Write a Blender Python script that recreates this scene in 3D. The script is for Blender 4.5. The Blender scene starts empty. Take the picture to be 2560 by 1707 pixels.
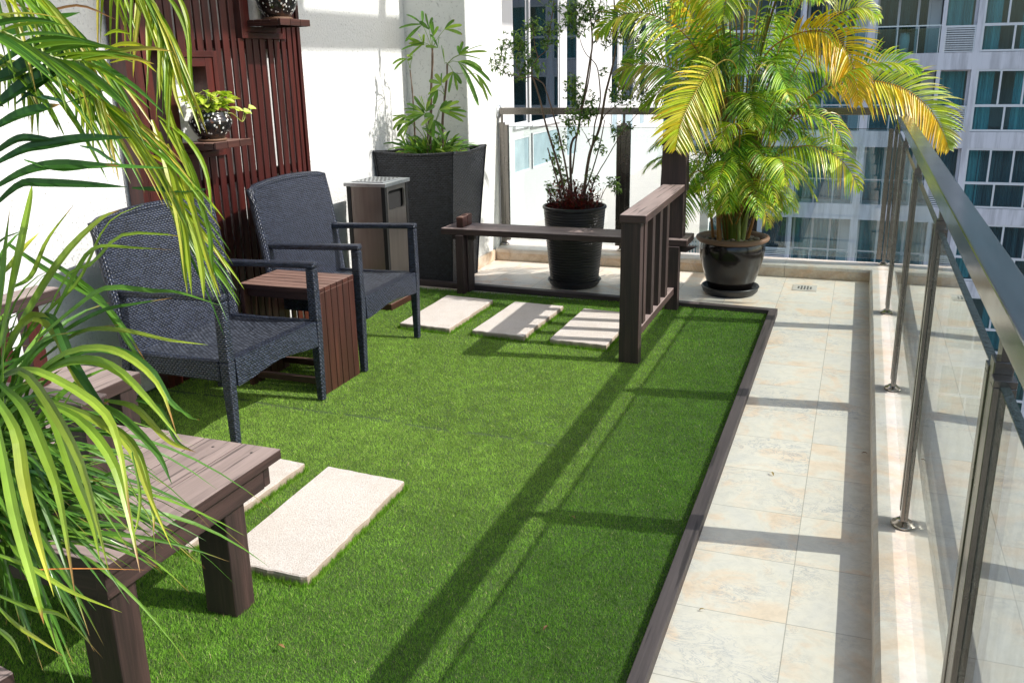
import bpy, math, random
import numpy as np
from mathutils import Vector, Matrix, Euler, noise

random.seed(7)
RNG = np.random.default_rng(7)
S = bpy.context.scene
COL = S.collection
R = math.radians
PI = math.pi

# ------------------------------------------------------------------ camera
CAM = Vector((0.07716, -2.66570, 1.51524))
ROT = Euler((R(73.0115), R(1.0151), R(20.3977)), 'XYZ')
cd = bpy.data.cameras.new('camera'); co = bpy.data.objects.new('camera', cd); COL.objects.link(co)
co.location = CAM; co.rotation_euler = ROT
cd.sensor_width = 36.0; cd.lens = 2281.76 / 2560 * 36.0
cd.clip_start = 0.05; cd.clip_end = 2000
S.camera = co
CM = ROT.to_matrix()

# ------------------------------------------------------------------ world, sun, exposure
SUN = Vector((1.093, 0.14, 1.0)).normalized()
w = bpy.data.worlds.new("World"); S.world = w; w.use_nodes = True
nt = w.node_tree
bg = nt.nodes['Background']
sky = nt.nodes.new('ShaderNodeTexSky'); sky.sky_type = 'NISHITA'; sky.sun_disc = False
sky.sun_elevation = math.asin(SUN.z); sky.sun_rotation = math.atan2(SUN.x, SUN.y)
sky.air_density = 1.2; sky.dust_density = 2.0
nt.links.new(sky.outputs[0], bg.inputs[0]); bg.inputs[1].default_value = 0.15
sl = bpy.data.lights.new('sun', 'SUN'); so = bpy.data.objects.new('sun', sl); COL.objects.link(so)
sl.energy = 3.3; sl.angle = R(0.5); sl.color = (1.0, 0.965, 0.91)
so.rotation_euler = (-SUN).to_track_quat('-Z', 'Y').to_euler()
so.location = (8, 2, 9)
S.view_settings.view_transform = 'Standard'; S.view_settings.look = 'None'
S.view_settings.exposure = 0.85; S.view_settings.gamma = 1
S.render.engine = 'CYCLES'
S.cycles.max_bounces = 10; S.cycles.transparent_max_bounces = 24
S.cycles.diffuse_bounces = 4; S.cycles.glossy_bounces = 4; S.cycles.transmission_bounces = 4
S.cycles.caustics_reflective = False; S.cycles.caustics_refractive = False
S.cycles.sample_clamp_indirect = 6.0

# ------------------------------------------------------------------ helpers
def ray(px, py):
    return CM @ Vector(((px - 1280) / 2281.76, -(py - 853.5) / 2281.76, -1))
def ony(px, py, y):            # a point of the place, on the upright plane at that distance
    d = ray(px, py); return CAM + d * ((y - CAM.y) / d.y)
def at(px, py, D):
    return CAM + ray(px, py) * D

def tag(o, label=None, cat=None, group=None, kind=None):
    if label: o['label'] = label
    if cat: o['category'] = cat
    if group: o['group'] = group
    if kind: o['kind'] = kind
    return o
def thing(name, label, cat, loc=(0, 0, 0), group=None, rz=0):
    o = bpy.data.objects.new(name, None); COL.objects.link(o)
    o.location = loc; o.rotation_euler = (0, 0, rz); o.empty_display_size = .1
    return tag(o, label, cat, group)
def copy_tree(o, parent=None):
    kids = list(o.children)
    c = o.copy(); COL.objects.link(c)
    if parent is not None: c.parent = parent
    for k in kids: copy_tree(k, c)
    return c

class MB:
    def __init__(s): s.v = []; s.f = []; s.uv = []; s.c = []; s.usecol = False
    def face(s, pts, uvs=None, col=None):
        i = len(s.v); s.v.extend([tuple(p) for p in pts]); s.f.append(tuple(range(i, i + len(pts))))
        s.uv.extend(uvs if uvs else [(0, 0)] * len(pts))
        if col is not None: s.usecol = True
        s.c.extend([col if col is not None else (1, 1, 1)] * len(pts))
    def hexa(s, c, grain='long', off=None, col=None):
        # c: 8 corners, 0-3 bottom (ccw from above), 4-7 top
        c = [Vector(p) for p in c]
        ex = ((c[1] - c[0]) + (c[5] - c[4])); ey = ((c[3] - c[0]) + (c[7] - c[4])); ez = ((c[4] - c[0]) + (c[6] - c[2]))
        ax = [ex, ey, ez]; L = [a.length for a in ax]
        ax = [a.normalized() if a.length > 1e-9 else Vector((0, 0, 1)) for a in ax]
        if off is None: off = (random.random() * 20, random.random() * 20)
        li = L.index(max(L)) if grain == 'long' else None
        idx = [((0, 3, 2, 1), 2), ((4, 5, 6, 7), 2), ((0, 1, 5, 4), 1), ((2, 3, 7, 6), 1), ((1, 2, 6, 5), 0), ((3, 0, 4, 7), 0)]
        i0 = len(s.v); s.v.extend([tuple(p) for p in c]); s.c.extend([col if col else (1, 1, 1)] * 8)
        if col: s.usecol = True
        for q, na in idx:
            others = [k for k in (0, 1, 2) if k != na]
            if grain == 'long':
                u = li if li in others else others[0]
            else:
                u = others[0]
            vv = [k for k in others if k != u][0]
            s.f.append(tuple(i0 + k for k in q))
            for k in q: s.uv.append((c[k].dot(ax[u]) + off[0] + na * .37, c[k].dot(ax[vv]) + off[1] + na * .61))
    def box(s, x0, x1, y0, y1, z0, z1, **k):
        s.hexa([(x0, y0, z0), (x1, y0, z0), (x1, y1, z0), (x0, y1, z0), (x0, y0, z1), (x1, y0, z1), (x1, y1, z1), (x0, y1, z1)], **k)
    def taper(s, cx, cy, z0, z1, w0, d0, w1, d1, dx=0, dy=0, **k):
        s.hexa([(cx - w0, cy - d0, z0), (cx + w0, cy - d0, z0), (cx + w0, cy + d0, z0), (cx - w0, cy + d0, z0),
                (cx + dx - w1, cy + dy - d1, z1), (cx + dx + w1, cy + dy - d1, z1), (cx + dx + w1, cy + dy + d1, z1), (cx + dx - w1, cy + dy + d1, z1)], **k)
    def beam(s, p, q, w, h, up=(0, 0, 1), **k):
        p = Vector(p); q = Vector(q); t = (q - p).normalized(); u = Vector(up)
        a = t.cross(u).normalized() * (w / 2); b = a.cross(t).normalized() * (h / 2)
        s.hexa([p - a - b, q - a - b, q + a - b, p + a - b, p - a + b, q - a + b, q + a + b, p + a + b], **k)
    def tube(s, pts, rad, n=6, cap=True, col=None):
        pts = [Vector(p) for p in pts]
        if not hasattr(rad, '__len__'): rad = [rad] * len(pts)
        i0 = len(s.v); t0 = None
        ref = Vector((0.13, 0.29, 1)).normalized()
        ln = 0
        rings = []
        for i, p in enumerate(pts):
            t = (pts[min(i + 1, len(pts) - 1)] - pts[max(i - 1, 0)])
            if t.length < 1e-9: t = Vector((0, 0, 1))
            t.normalize()
            a = t.cross(ref)
            if a.length < 1e-3: a = t.cross(Vector((1, 0, 0)))
            a.normalize(); b = a.cross(t)
            if i: ln += (p - pts[i - 1]).length
            rings.append(ln)
            for k in range(n):
                an = 2 * PI * k / n
                s.v.append(tuple(p + (a * math.cos(an) + b * math.sin(an)) * rad[i])); s.c.append(col if col else (1, 1, 1))
        if col: s.usecol = True
        for i in range(len(pts) - 1):
            for k in range(n):
                k2 = (k + 1) % n
                s.f.append((i0 + i * n + k, i0 + i * n + k2, i0 + (i + 1) * n + k2, i0 + (i + 1) * n + k))
                s.uv.extend([(rings[i], k / n), (rings[i], (k + 1) / n), (rings[i + 1], (k + 1) / n), (rings[i + 1], k / n)])
        if cap:
            for r_, rev in ((0, False), (len(pts) - 1, True)):
                q = [i0 + r_ * n + k for k in range(n)]
                if rev: q.reverse()
                s.f.append(tuple(q)); s.uv.extend([(0, 0)] * n)
    def lathe(s, prof, c=(0, 0, 0), n=40, col=None):
        i0 = len(s.v); c = Vector(c)
        for r_, z in prof:
            for k in range(n):
                an = 2 * PI * k / n
                s.v.append((c.x + r_ * math.cos(an), c.y + r_ * math.sin(an), c.z + z)); s.c.append(col if col else (1, 1, 1))
        if col: s.usecol = True
        ln = 0
        for i in range(len(prof) - 1):
            d = math.hypot(prof[i + 1][0] - prof[i][0], prof[i + 1][1] - prof[i][1])
            for k in range(n):
                k2 = (k + 1) % n
                s.f.append((i0 + i * n + k, i0 + i * n + k2, i0 + (i + 1) * n + k2, i0 + (i + 1) * n + k))
                s.uv.extend([(k / n, ln), ((k + 1) / n, ln), ((k + 1) / n, ln + d), (k / n, ln + d)])
            ln += d
    def blade(s, pts, w, up=None, fold=.25, col=(1, 1, 1), col2=None, prof=None, twist=0.0):
        pts = [Vector(p) for p in pts]; n = len(pts); i0 = len(s.v); s.usecol = True
        up = Vector(up) if up is not None else Vector((0, 0, 1))
        for i, p in enumerate(pts):
            t = (pts[min(i + 1, n - 1)] - pts[max(i - 1, 0)]).normalized()
            a = t.cross(up)
            if a.length < .05: a = t.cross(Vector((1, 0.3, 0)))
            a.normalize(); b = a.cross(t)
            q = i / (n - 1)
            if twist:
                an = twist * q; a, b = a * math.cos(an) + b * math.sin(an), b * math.cos(an) - a * math.sin(an)
            ww = w * (prof(q) if prof else (min(1, q * 5 + .25) * (1 - q ** 2.2) + .02)) / 2
            cc = tuple(col[k] * (1 - q) + (col2 or col)[k] * q for k in range(3))
            if q > .9 and n > 4 and (i0 // 3) % 4 == 0: cc = (.30, .17, .05)
            s.v.extend([tuple(p - a * ww + b * ww * fold), tuple(p - b * ww * fold * .3), tuple(p + a * ww + b * ww * fold)])
            s.c.extend([cc, tuple(x * 1.12 for x in cc), cc])
        for i in range(n - 1):
            j = i0 + i * 3
            s.f.append((j, j + 1, j + 4, j + 3)); s.f.append((j + 1, j + 2, j + 5, j + 4))
            q0, q1 = i / (n - 1), (i + 1) / (n - 1)
            s.uv.extend([(q0, 0), (q0, .5), (q1, .5), (q1, 0), (q0, .5), (q0, 1), (q1, 1), (q1, .5)])
    def build(s, name, mat, parent=None, bevel=0, smooth=False, seg=2):
        me = bpy.data.meshes.new(name); me.from_pydata(s.v, [], s.f)
        uvl = me.uv_layers.new(name='UVMap'); uvl.data.foreach_set('uv', np.array(s.uv, dtype=np.float32).ravel())
        if s.usecol:
            ca = me.color_attributes.new('col', 'FLOAT_COLOR', 'POINT')
            arr = np.ones((len(s.v), 4), dtype=np.float32); arr[:, :3] = np.array(s.c, dtype=np.float32)
            ca.data.foreach_set('color', arr.ravel())
        if mat: me.materials.append(mat)
        me.update()
        if smooth: me.polygons.foreach_set('use_smooth', [True] * len(me.polygons))
        o = bpy.data.objects.new(name, me); COL.objects.link(o)
        if parent is not None:
            o.parent = parent
        if bevel:
            m = o.modifiers.new('bevel', 'BEVEL'); m.width = bevel; m.segments = seg; m.limit_method = 'ANGLE'; m.angle_limit = R(40)
            m.harden_normals = False
        return o

def smooth_pts(ctrl, n):
    c = [Vector(p) for p in ctrl]; c = [c[0] * 2 - c[1]] + c + [c[-1] * 2 - c[-2]]
    m = len(c) - 3; out = []
    for i in range(n):
        t = i / (n - 1) * m; k = min(int(t), m - 1); u = t - k
        a, b, d, e = c[k], c[k + 1], c[k + 2], c[k + 3]
        out.append(.5 * ((2 * b) + (d - a) * u + (2 * a - 5 * b + 4 * d - e) * u * u + (3 * b - a - 3 * d + e) * u ** 3))
    return out

# ------------------------------------------------------------------ materials
def mat(name, rough=.6, col=(.5, .5, .5), metal=0, spec=.5):
    m = bpy.data.materials.new(name); m.use_nodes = True
    b = m.node_tree.nodes['Principled BSDF']
    b.inputs['Base Color'].default_value = (*col, 1); b.inputs['Roughness'].default_value = rough
    b.inputs['Metallic'].default_value = metal; b.inputs['Specular IOR Level'].default_value = spec
    return m, m.node_tree, b
class N:
    def __init__(s, nt): s.nt = nt
    def n(s, t, **k):
        x = s.nt.nodes.new(t)
        for a, b in k.items():
            if a.startswith('i_'):
                key = a[2:]; key = int(key) if key.isdigit() else key
                x.inputs[key].default_value = b
            else: setattr(x, a, b)
        return x
    def l(s, a, b): s.nt.links.new(a, b)
    def coord(s, kind='Object'):
        return s.n('ShaderNodeTexCoord').outputs[kind]
    def math(s, op, a, b=None, c=None):
        x = s.n('ShaderNodeMath', operation=op)
        for i, q in enumerate((a, b, c)):
            if q is None: continue
            if isinstance(q, (int, float)): x.inputs[i].default_value = q
            else: s.l(q, x.inputs[i])
        return x.outputs[0]
    def mapping(s, v, scale=(1, 1, 1), loc=(0, 0, 0), rot=(0, 0, 0)):
        x = s.n('ShaderNodeMapping'); x.inputs['Scale'].default_value = scale; x.inputs['Location'].default_value = loc
        x.inputs['Rotation'].default_value = rot; s.l(v, x.inputs[0]); return x.outputs[0]
    def noise(s, v, scale, detail=4, rough=.55, dist=0):
        x = s.n('ShaderNodeTexNoise'); x.inputs['Scale'].default_value = scale; x.inputs['Detail'].default_value = detail
        x.inputs['Roughness'].default_value = rough; x.inputs['Distortion'].default_value = dist; s.l(v, x.inputs['Vector']); return x.outputs[0]
    def ramp(s, f, stops, interp='LINEAR'):
        x = s.n('ShaderNodeValToRGB'); x.color_ramp.interpolation = interp; e = x.color_ramp.elements
        while len(e) < len(stops): e.new(.5)
        for k, (p, c) in zip(e, stops):
            k.position = p; k.color = (*c, 1) if len(c) == 3 else c
        s.l(f, x.inputs[0]); return x.outputs[0]
    def mix(s, f, a, b, mode='MIX'):
        x = s.n('ShaderNodeMix', data_type='RGBA', blend_type=mode)
        for q, i in ((f, 0), (a, 6), (b, 7)):
            if isinstance(q, (int, float)): x.inputs[i].default_value = q
            elif isinstance(q, tuple): x.inputs[i].default_value = (*q, 1)
            else: s.l(q, x.inputs[i])
        return x.outputs[2]
    def bump(s, h, b, strength=.3, dist=.01):
        x = s.n('ShaderNodeBump'); x.inputs['Strength'].default_value = strength; x.inputs['Distance'].default_value = dist
        s.l(h, x.inputs['Height']); s.l(x.outputs[0], b.inputs['Normal']); return x
    def sep(s, v):
        x = s.n('ShaderNodeSeparateXYZ'); s.l(v, x.inputs[0]); return x.outputs
    def comb(s, a, b, c=0):
        x = s.n('ShaderNodeCombineXYZ')
        for i, q in enumerate((a, b, c)):
            if isinstance(q, (int, float)): x.inputs[i].default_value = q
            else: s.l(q, x.inputs[i])
        return x.outputs[0]

def wood_mat(name, dark, mid, light, top=None, rough=.6, topamt=.7, gscale=1.0):
    m, t, b = mat(name, rough); n = N(t)
    uv = n.coord('UV')
    g = n.noise(n.mapping(uv, (3 * gscale, 95 * gscale, 1)), 1, 5, .65, .35)
    g2 = n.noise(n.mapping(uv, (1.2, 14, 1)), 1, 3, .6)
    c = n.ramp(g, [(.3, dark), (.5, mid), (.72, light)])
    c = n.mix(.55, c, n.ramp(g2, [(.3, dark), (.5, mid), (.7, light)]))
    rf = g
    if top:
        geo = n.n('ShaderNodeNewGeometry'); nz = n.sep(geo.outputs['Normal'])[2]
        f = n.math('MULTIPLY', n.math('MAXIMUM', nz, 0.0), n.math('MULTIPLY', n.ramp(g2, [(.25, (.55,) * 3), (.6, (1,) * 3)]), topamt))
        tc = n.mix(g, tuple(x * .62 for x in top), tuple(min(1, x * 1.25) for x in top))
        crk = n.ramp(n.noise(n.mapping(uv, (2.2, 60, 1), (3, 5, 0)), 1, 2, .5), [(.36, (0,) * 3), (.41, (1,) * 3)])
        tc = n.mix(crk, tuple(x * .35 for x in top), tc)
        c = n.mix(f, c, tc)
    # scattered scuffs
    sc = n.ramp(n.noise(n.mapping(uv, (18, 30, 1)), 1, 6, .7), [(.66, (0,) * 3), (.74, (1,) * 3)])
    c = n.mix(n.math('MULTIPLY', sc, .35), c, tuple(min(1, x * 2.2) for x in light))
    n.l(c, b.inputs['Base Color'])
    n.bump(rf, b, .45, .0025)
    return m

M = {}
M['dark_wood'] = wood_mat('dark_wood', (.007, .0035, .0033), (.021, .0105, .0096), (.066, .034, .030), top=(.12, .095, .09), topamt=.7)
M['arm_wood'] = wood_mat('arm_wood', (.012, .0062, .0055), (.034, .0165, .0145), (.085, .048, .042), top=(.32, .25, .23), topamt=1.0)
M['red_wood'] = wood_mat('red_wood', (.013, .002, .0018), (.040, .0052, .004), (.095, .014, .0095), rough=.42)
M['table_wood'] = wood_mat('table_wood', (.012, .0035, .0026), (.036, .0098, .0068), (.088, .027, .018), top=(.28, .17, .135), topamt=.85, rough=.5)
M['border_wood'] = wood_mat('border_wood', (.014, .009, .009), (.034, .023, .022), (.09, .065, .06), top=(.10, .078, .078), topamt=.8)

def wicker_mat(name, base, hi, px=.021, py=.0105, rough=.38, strength=1.0):
    m, t, b = mat(name, rough); n = N(t)
    uvc = n.coord('UV'); wob = n.n('ShaderNodeVectorMath', operation='MULTIPLY_ADD')
    nn_ = n.n('ShaderNodeTexNoise'); nn_.inputs['Scale'].default_value = 16; nn_.inputs['Detail'].default_value = 2; n.l(uvc, nn_.inputs['Vector'])
    n.l(nn_.outputs['Color'], wob.inputs[0]); wob.inputs[1].default_value = (.008, .007, 0); n.l(uvc, wob.inputs[2])
    uv = n.sep(wob.outputs[0])
    vr = n.math('DIVIDE', uv[1], py); row = n.math('FLOOR', vr)
    u = n.math('ADD', n.math('DIVIDE', uv[0], px), n.math('MULTIPLY', row, .5))
    fu = n.math('SUBTRACT', n.math('FRACT', u), .5); fv = n.math('SUBTRACT', n.math('FRACT', vr), .5)
    hu = n.math('SUBTRACT', 1, n.math('POWER', n.math('MULTIPLY', n.math('ABSOLUTE', fu), 2.0), 2.0))
    hv = n.math('SUBTRACT', 1, n.math('POWER', n.math('MULTIPLY', n.math('ABSOLUTE', fv), 2.0), 2.0))
    h = n.math('POWER', n.math('MULTIPLY', hu, hv), .6)
    cell = n.comb(n.math('FLOOR', u), row)
    wn = n.n('ShaderNodeTexWhiteNoise', noise_dimensions='2D'); n.l(cell, wn.inputs[0])
    c = n.mix(h, tuple(x * .08 for x in base), n.mix(wn.outputs[0], base, hi))
    n.l(c, b.inputs['Base Color'])
    n.bump(h, b, strength, .004)
    return m
M['wicker'] = wicker_mat('wicker', (.011, .015, .028), (.042, .054, .09), px=.018, py=.0095, rough=.36, strength=.9)
M['wicker_seat'] = wicker_mat('wicker_seat', (.024, .029, .042), (.095, .11, .145), px=.020, py=.013)
M['wicker_dark'] = wicker_mat('wicker_dark', (.008, .009, .012), (.034, .037, .048), px=.026, py=.0125, rough=.42)

def leaf_mat(name, trans=.4, rough=.38, gain=1.0, spec=.4):
    m, t, b = mat(name, rough); n = N(t)
    a = n.n('ShaderNodeAttribute', attribute_name='col'); b.inputs['Specular IOR Level'].default_value = spec
    oc = n.coord('Object')
    nz = n.noise(oc, 14, 3)
    uv = n.sep(n.coord('UV'))
    st = n.noise(n.comb(n.math('MULTIPLY', uv[1], 14), n.math('MULTIPLY', uv[0], 1.2)), 3, 4)
    f = n.math('MULTIPLY_ADD', nz, .5, n.math('MULTIPLY', st, .5))
    c = n.mix(1.0, a.outputs['Color'], n.ramp(f, [(.32, (.6 * gain,) * 3), (.5, (.95 * gain,) * 3), (.68, (1.25 * gain,) * 3)]), 'MULTIPLY')
    n.l(c, b.inputs['Base Color'])
    tr = n.n('ShaderNodeBsdfTranslucent'); 
    n.l(n.mix(1.0, c, (1.25, 1.35, .5), 'MULTIPLY'), tr.inputs['Color'])
    mx = n.n('ShaderNodeMixShader'); mx.inputs[0].default_value = trans
    n.l(b.outputs[0], mx.inputs[1]); n.l(tr.outputs[0], mx.inputs[2])
    n.l(mx.outputs[0], t.nodes['Material Output'].inputs['Surface'])
    return m
M['leaf'] = leaf_mat('leaf', .27, .36)
M['strap_leaf'] = leaf_mat('strap_leaf', .2, .27)
M['small_leaf'] = leaf_mat('small_leaf', .3, .4)
M['grass'] = leaf_mat('grass', .3, .6, spec=.12)

def simple(name, col, rough=.5, metal=0, bumpscale=None, strength=.2, dist=.002, var=0, spec=.5):
    m, t, b = mat(name, rough, col, metal, spec); n = N(t)
    oc = n.coord('Object')
    if var:
        f = n.noise(oc, 6, 5)
        n.l(n.mix(f, tuple(max(0, x * (1 - var)) for x in col), tuple(min(1, x * (1 + var)) for x in col)), b.inputs['Base Color'])
    if bumpscale: n.bump(n.noise(oc, bumpscale, 4), b, strength, dist)
    return m
M['stem_orange'] = simple('stem_orange', (.30, .13, .025), .45, var=.5)
M['stem_green'] = simple('stem_green', (.16, .2, .04), .45, var=.4)
M['bark'] = simple('bark', (.13, .085, .055), .8, bumpscale=80, strength=.6, var=.5)
M['soil'] = simple('soil', (.035, .022, .016), .95, bumpscale=60, strength=1, dist=.01, var=.5)
M['pebble'] = simple('pebble', (.16, .13, .1), .55, var=.6)
M['terracotta'] = simple('terracotta', (.48, .2, .1), .7, bumpscale=50, var=.3)
M['brown_rim'] = simple('brown_rim', (.15, .085, .05), .6, bumpscale=60, var=.4)
M['black_gloss'] = simple('black_gloss', (.012, .0095, .009), .16, bumpscale=5, strength=.25, dist=.02, var=.4)
M['black_plastic'] = simple('black_plastic', (.012, .012, .013), .38)
M['black_metal'] = simple('black_metal', (.012, .012, .012), .4)
M['dark_inside'] = simple('dark_inside', (.008, .008, .008), .9)
M['white_paint'] = simple('white_paint', (.66, .66, .65), .55, var=.03)
M['white_frame'] = simple('white_frame', (.62, .63, .64), .4)
def conc():
    m, t, b = mat('grey_conc', .8); n = N(t); oc = n.coord('Object')
    st = n.ramp(n.noise(n.mapping(oc, (3, 1, .35)), 1, 5, .65), [(.38, (.72,) * 3), (.56, (1,) * 3)])
    st2 = n.ramp(n.noise(n.mapping(oc, (14, 1, .5)), 1, 3, .6), [(.3, (.86,) * 3), (.45, (1,) * 3)])
    n.l(n.mix(1.0, n.mix(1.0, (.64, .625, .655), st, 'MULTIPLY'), st2, 'MULTIPLY'), b.inputs['Base Color']); return m
M['grey_conc'] = conc()

def steel(name, col, rough, scl=(1, 1, 1), var=.25):
    m, t, b = mat(name, rough, col, 1.0); n = N(t)
    oc = n.coord('Object')
    f = n.noise(n.mapping(oc, scl), 40, 3)
    n.l(n.mix(f, tuple(x * (1 - var) for x in col), tuple(min(1, x * (1 + var)) for x in col)), b.inputs['Base Color'])
    n.l(n.math('MULTIPLY_ADD', n.noise(oc, 9, 4), .18, rough - .09), b.inputs['Roughness'])
    n.bump(n.noise(n.mapping(oc, scl), 120, 2), b, .06, .001)
    return m
M['steel_rail'] = steel('steel_rail', (.38, .38, .38), .16, (1, .05, 1))
M['steel_post'] = steel('steel_post', (.19, .175, .16), .26, (1, 1, .05))
M['steel_bin'] = steel('steel_bin', (.42, .385, .355), .36, (1, 1, .05))
M['steel_top'] = steel('steel_top', (.62, .64, .66), .4, (1, 1, 1))
M['steel_base'] = steel('steel_base', (.4, .36, .32), .25)

def glass_mat(name, tint, ior=1.5, rough=0.0, extra=0.0):
    m = bpy.data.materials.new(name); m.use_nodes = True; t = m.node_tree; t.nodes.remove(t.nodes['Principled BSDF']); n = N(t)
    tr = n.n('ShaderNodeBsdfTransparent'); tr.inputs[0].default_value = (*tint, 1)
    gl = n.n('ShaderNodeBsdfGlossy'); gl.inputs['Roughness'].default_value = rough; gl.inputs[0].default_value = (1, 1, 1, 1)
    geo = n.n('ShaderNodeNewGeometry')
    iorv = n.math('ADD', ior, n.math('MULTIPLY', geo.outputs['Backfacing'], 1 / ior - ior))
    fr = n.n('ShaderNodeFresnel'); n.l(iorv, fr.inputs['IOR'])
    f = fr.outputs[0]
    if extra: f = n.math('MINIMUM', n.math('ADD', f, extra), 1.0)
    mx = n.n('ShaderNodeMixShader'); n.l(f, mx.inputs[0]); n.l(tr.outputs[0], mx.inputs[1]); n.l(gl.outputs[0], mx.inputs[2])
    n.l(mx.outputs[0], t.nodes['Material Output'].inputs['Surface'])
    return m
M['rail_glass'] = glass_mat('rail_glass', (.88, .925, .905), 2.25)
M['end_glass'] = glass_mat('end_glass', (.88, .93, .92), 1.7)
M['glass_edge'] = simple('glass_edge', (.012, .02, .02), .22, bumpscale=60, strength=.8, dist=.004)
M['window_glass'] = glass_mat('window_glass', (.60, .78, .80), 1.5)
M['wing_glass'] = glass_mat('wing_glass', (.3, .47, .52), 1.6)
M['frosted'] = simple('frosted', (.34, .43, .47), .18, var=.35)

def stone_mat(name, joints=True, stain=0.0, base=(.77, .695, .60)):
    m, t, b = mat(name, .42); n = N(t)
    oc = n.coord('Object'); xyz = n.sep(oc)
    tx = n.math('FLOOR', n.math('MULTIPLY', xyz[0], 3.0)); ty = n.math('FLOOR', n.math('MULTIPLY', xyz[1], 3.0))
    wn = n.n('ShaderNodeTexWhiteNoise', noise_dimensions='2D'); n.l(n.comb(tx, ty), wn.inputs[0])
    off = n.n('ShaderNodeVectorMath', operation='MULTIPLY_ADD')
    n.l(wn.outputs['Color'], off.inputs[0]); off.inputs[1].default_value = (3, 3, 3) if joints else (0, 0, 0); n.l(oc, off.inputs[2])
    v = off.outputs[0]
    blot = n.noise(v, 5.0, 5, .6, .8)
    c = n.ramp(blot, [(.30, (base[0] * .93, base[1] * .95, base[2] * 1.0)), (.5, base), (.62, (base[0] * 1.03, base[1] * .90, base[2] * .8)), (.74, (base[0] * .95, base[1] * .78, base[2] * .64))])
    bl2 = n.ramp(n.noise(v, 2.6, 4, .6, .4), [(.45, (0,) * 3), (.7, (1,) * 3)])
    c = n.mix(n.math('MULTIPLY', bl2, .35), c, (base[0] * 1.06, base[1] * 1.07, base[2] * 1.08))
    vein = n.ramp(n.noise(n.mapping(v, (1, 1.6, 1)), 9, 8, .72, 1.6), [(.475, (0,) * 3), (.5, (1,) * 3), (.525, (0,) * 3)])
    vmask = n.ramp(n.noise(v, 3.2, 3), [(.46, (0,) * 3), (.64, (1,) * 3)])
    c = n.mix(n.math('MULTIPLY', n.math('MULTIPLY', vein, vmask), .85), c, (.34, .34, .38))
    mot = n.ramp(n.noise(v, 22, 6, .75, .8), [(.38, (.80,) * 3), (.56, (1.03,) * 3)])
    c = n.mix(.4, c, n.mix(1.0, c, mot, 'MULTIPLY'))
    spk = n.ramp(n.noise(v, 46, 3, .6), [(.70, (0,) * 3), (.76, (1,) * 3)])
    c = n.mix(n.math('MULTIPLY', spk, .4), c, (.3, .26, .23))
    if stain:
        sm = n.ramp(n.noise(oc, 7, 6, .7, .5), [(.42, (0,) * 3), (.66, (1,) * 3)])
        c = n.mix(n.math('MULTIPLY', sm, stain), c, (.36, .235, .14))
    if joints:
        jx = n.math('ABSOLUTE', n.math('SUBTRACT', n.math('FRACT', n.math('ADD', n.math('MULTIPLY', xyz[0], 3.0), .5)), .5))
        jy = n.math('ABSOLUTE', n.math('SUBTRACT', n.math('FRACT', n.math('ADD', n.math('MULTIPLY', xyz[1], 3.0), .5)), .5))
        j = n.math('MINIMUM', jx, jy); jm = n.math('LESS_THAN', j, .0042)
        c = n.mix(n.math('MULTIPLY', jm, .55), c, (.2, .155, .12))
        hh = n.math('SUBTRACT', 1.0, jm); n.bump(hh, b, .3, .002)
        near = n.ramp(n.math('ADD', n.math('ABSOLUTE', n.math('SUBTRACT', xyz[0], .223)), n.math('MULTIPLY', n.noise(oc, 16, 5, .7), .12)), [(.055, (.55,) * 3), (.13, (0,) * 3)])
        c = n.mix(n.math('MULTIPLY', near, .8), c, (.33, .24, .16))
        tv = n.ramp(wn.outputs[0], [(0, (.97,) * 3), (1, (1.02,) * 3)])
        c = n.mix(1.0, c, tv, 'MULTIPLY')
    n.l(c, b.inputs['Base Color'])
    n.l(n.ramp(blot, [(.3, (.34,) * 3), (.7, (.5,) * 3)]), b.inputs['Roughness'])
    return m
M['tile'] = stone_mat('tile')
M['kerb_top'] = stone_mat('kerb_top', False, .3, (.60, .56, .50))
M['kerb_face'] = stone_mat('kerb_face', False, .75, (.62, .52, .40))

def stucco(name, col, speck=.25, scale=70, strength=.9):
    m, t, b = mat(name, .9); n = N(t)
    oc = n.coord('Object')
    h = n.noise(oc, scale, 4, .6)
    sp = n.ramp(n.noise(n.mapping(oc, (1, 1, .7)), scale * 1.6, 2, .5), [(.30, (0,) * 3), (.37, (1,) * 3)])
    c = n.mix(n.noise(oc, 1.5, 4), tuple(x * .97 for x in col), col)
    c = n.mix(n.math('MULTIPLY', n.math('SUBTRACT', 1.0, sp), speck), c, tuple(x * .45 for x in col))
    n.l(c, b.inputs['Base Color'])
    n.bump(n.math('MULTIPLY', h, sp), b, strength, .006)
    return m
M['stucco'] = stucco('stucco', (.65, .655, .64), .32, 60)
M['stucco2'] = stucco('stucco2', (.66, .665, .64), .5, 50)
M['render_wall'] = simple('render_wall', (.50, .50, .50), .8, bumpscale=30, var=.03)

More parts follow.
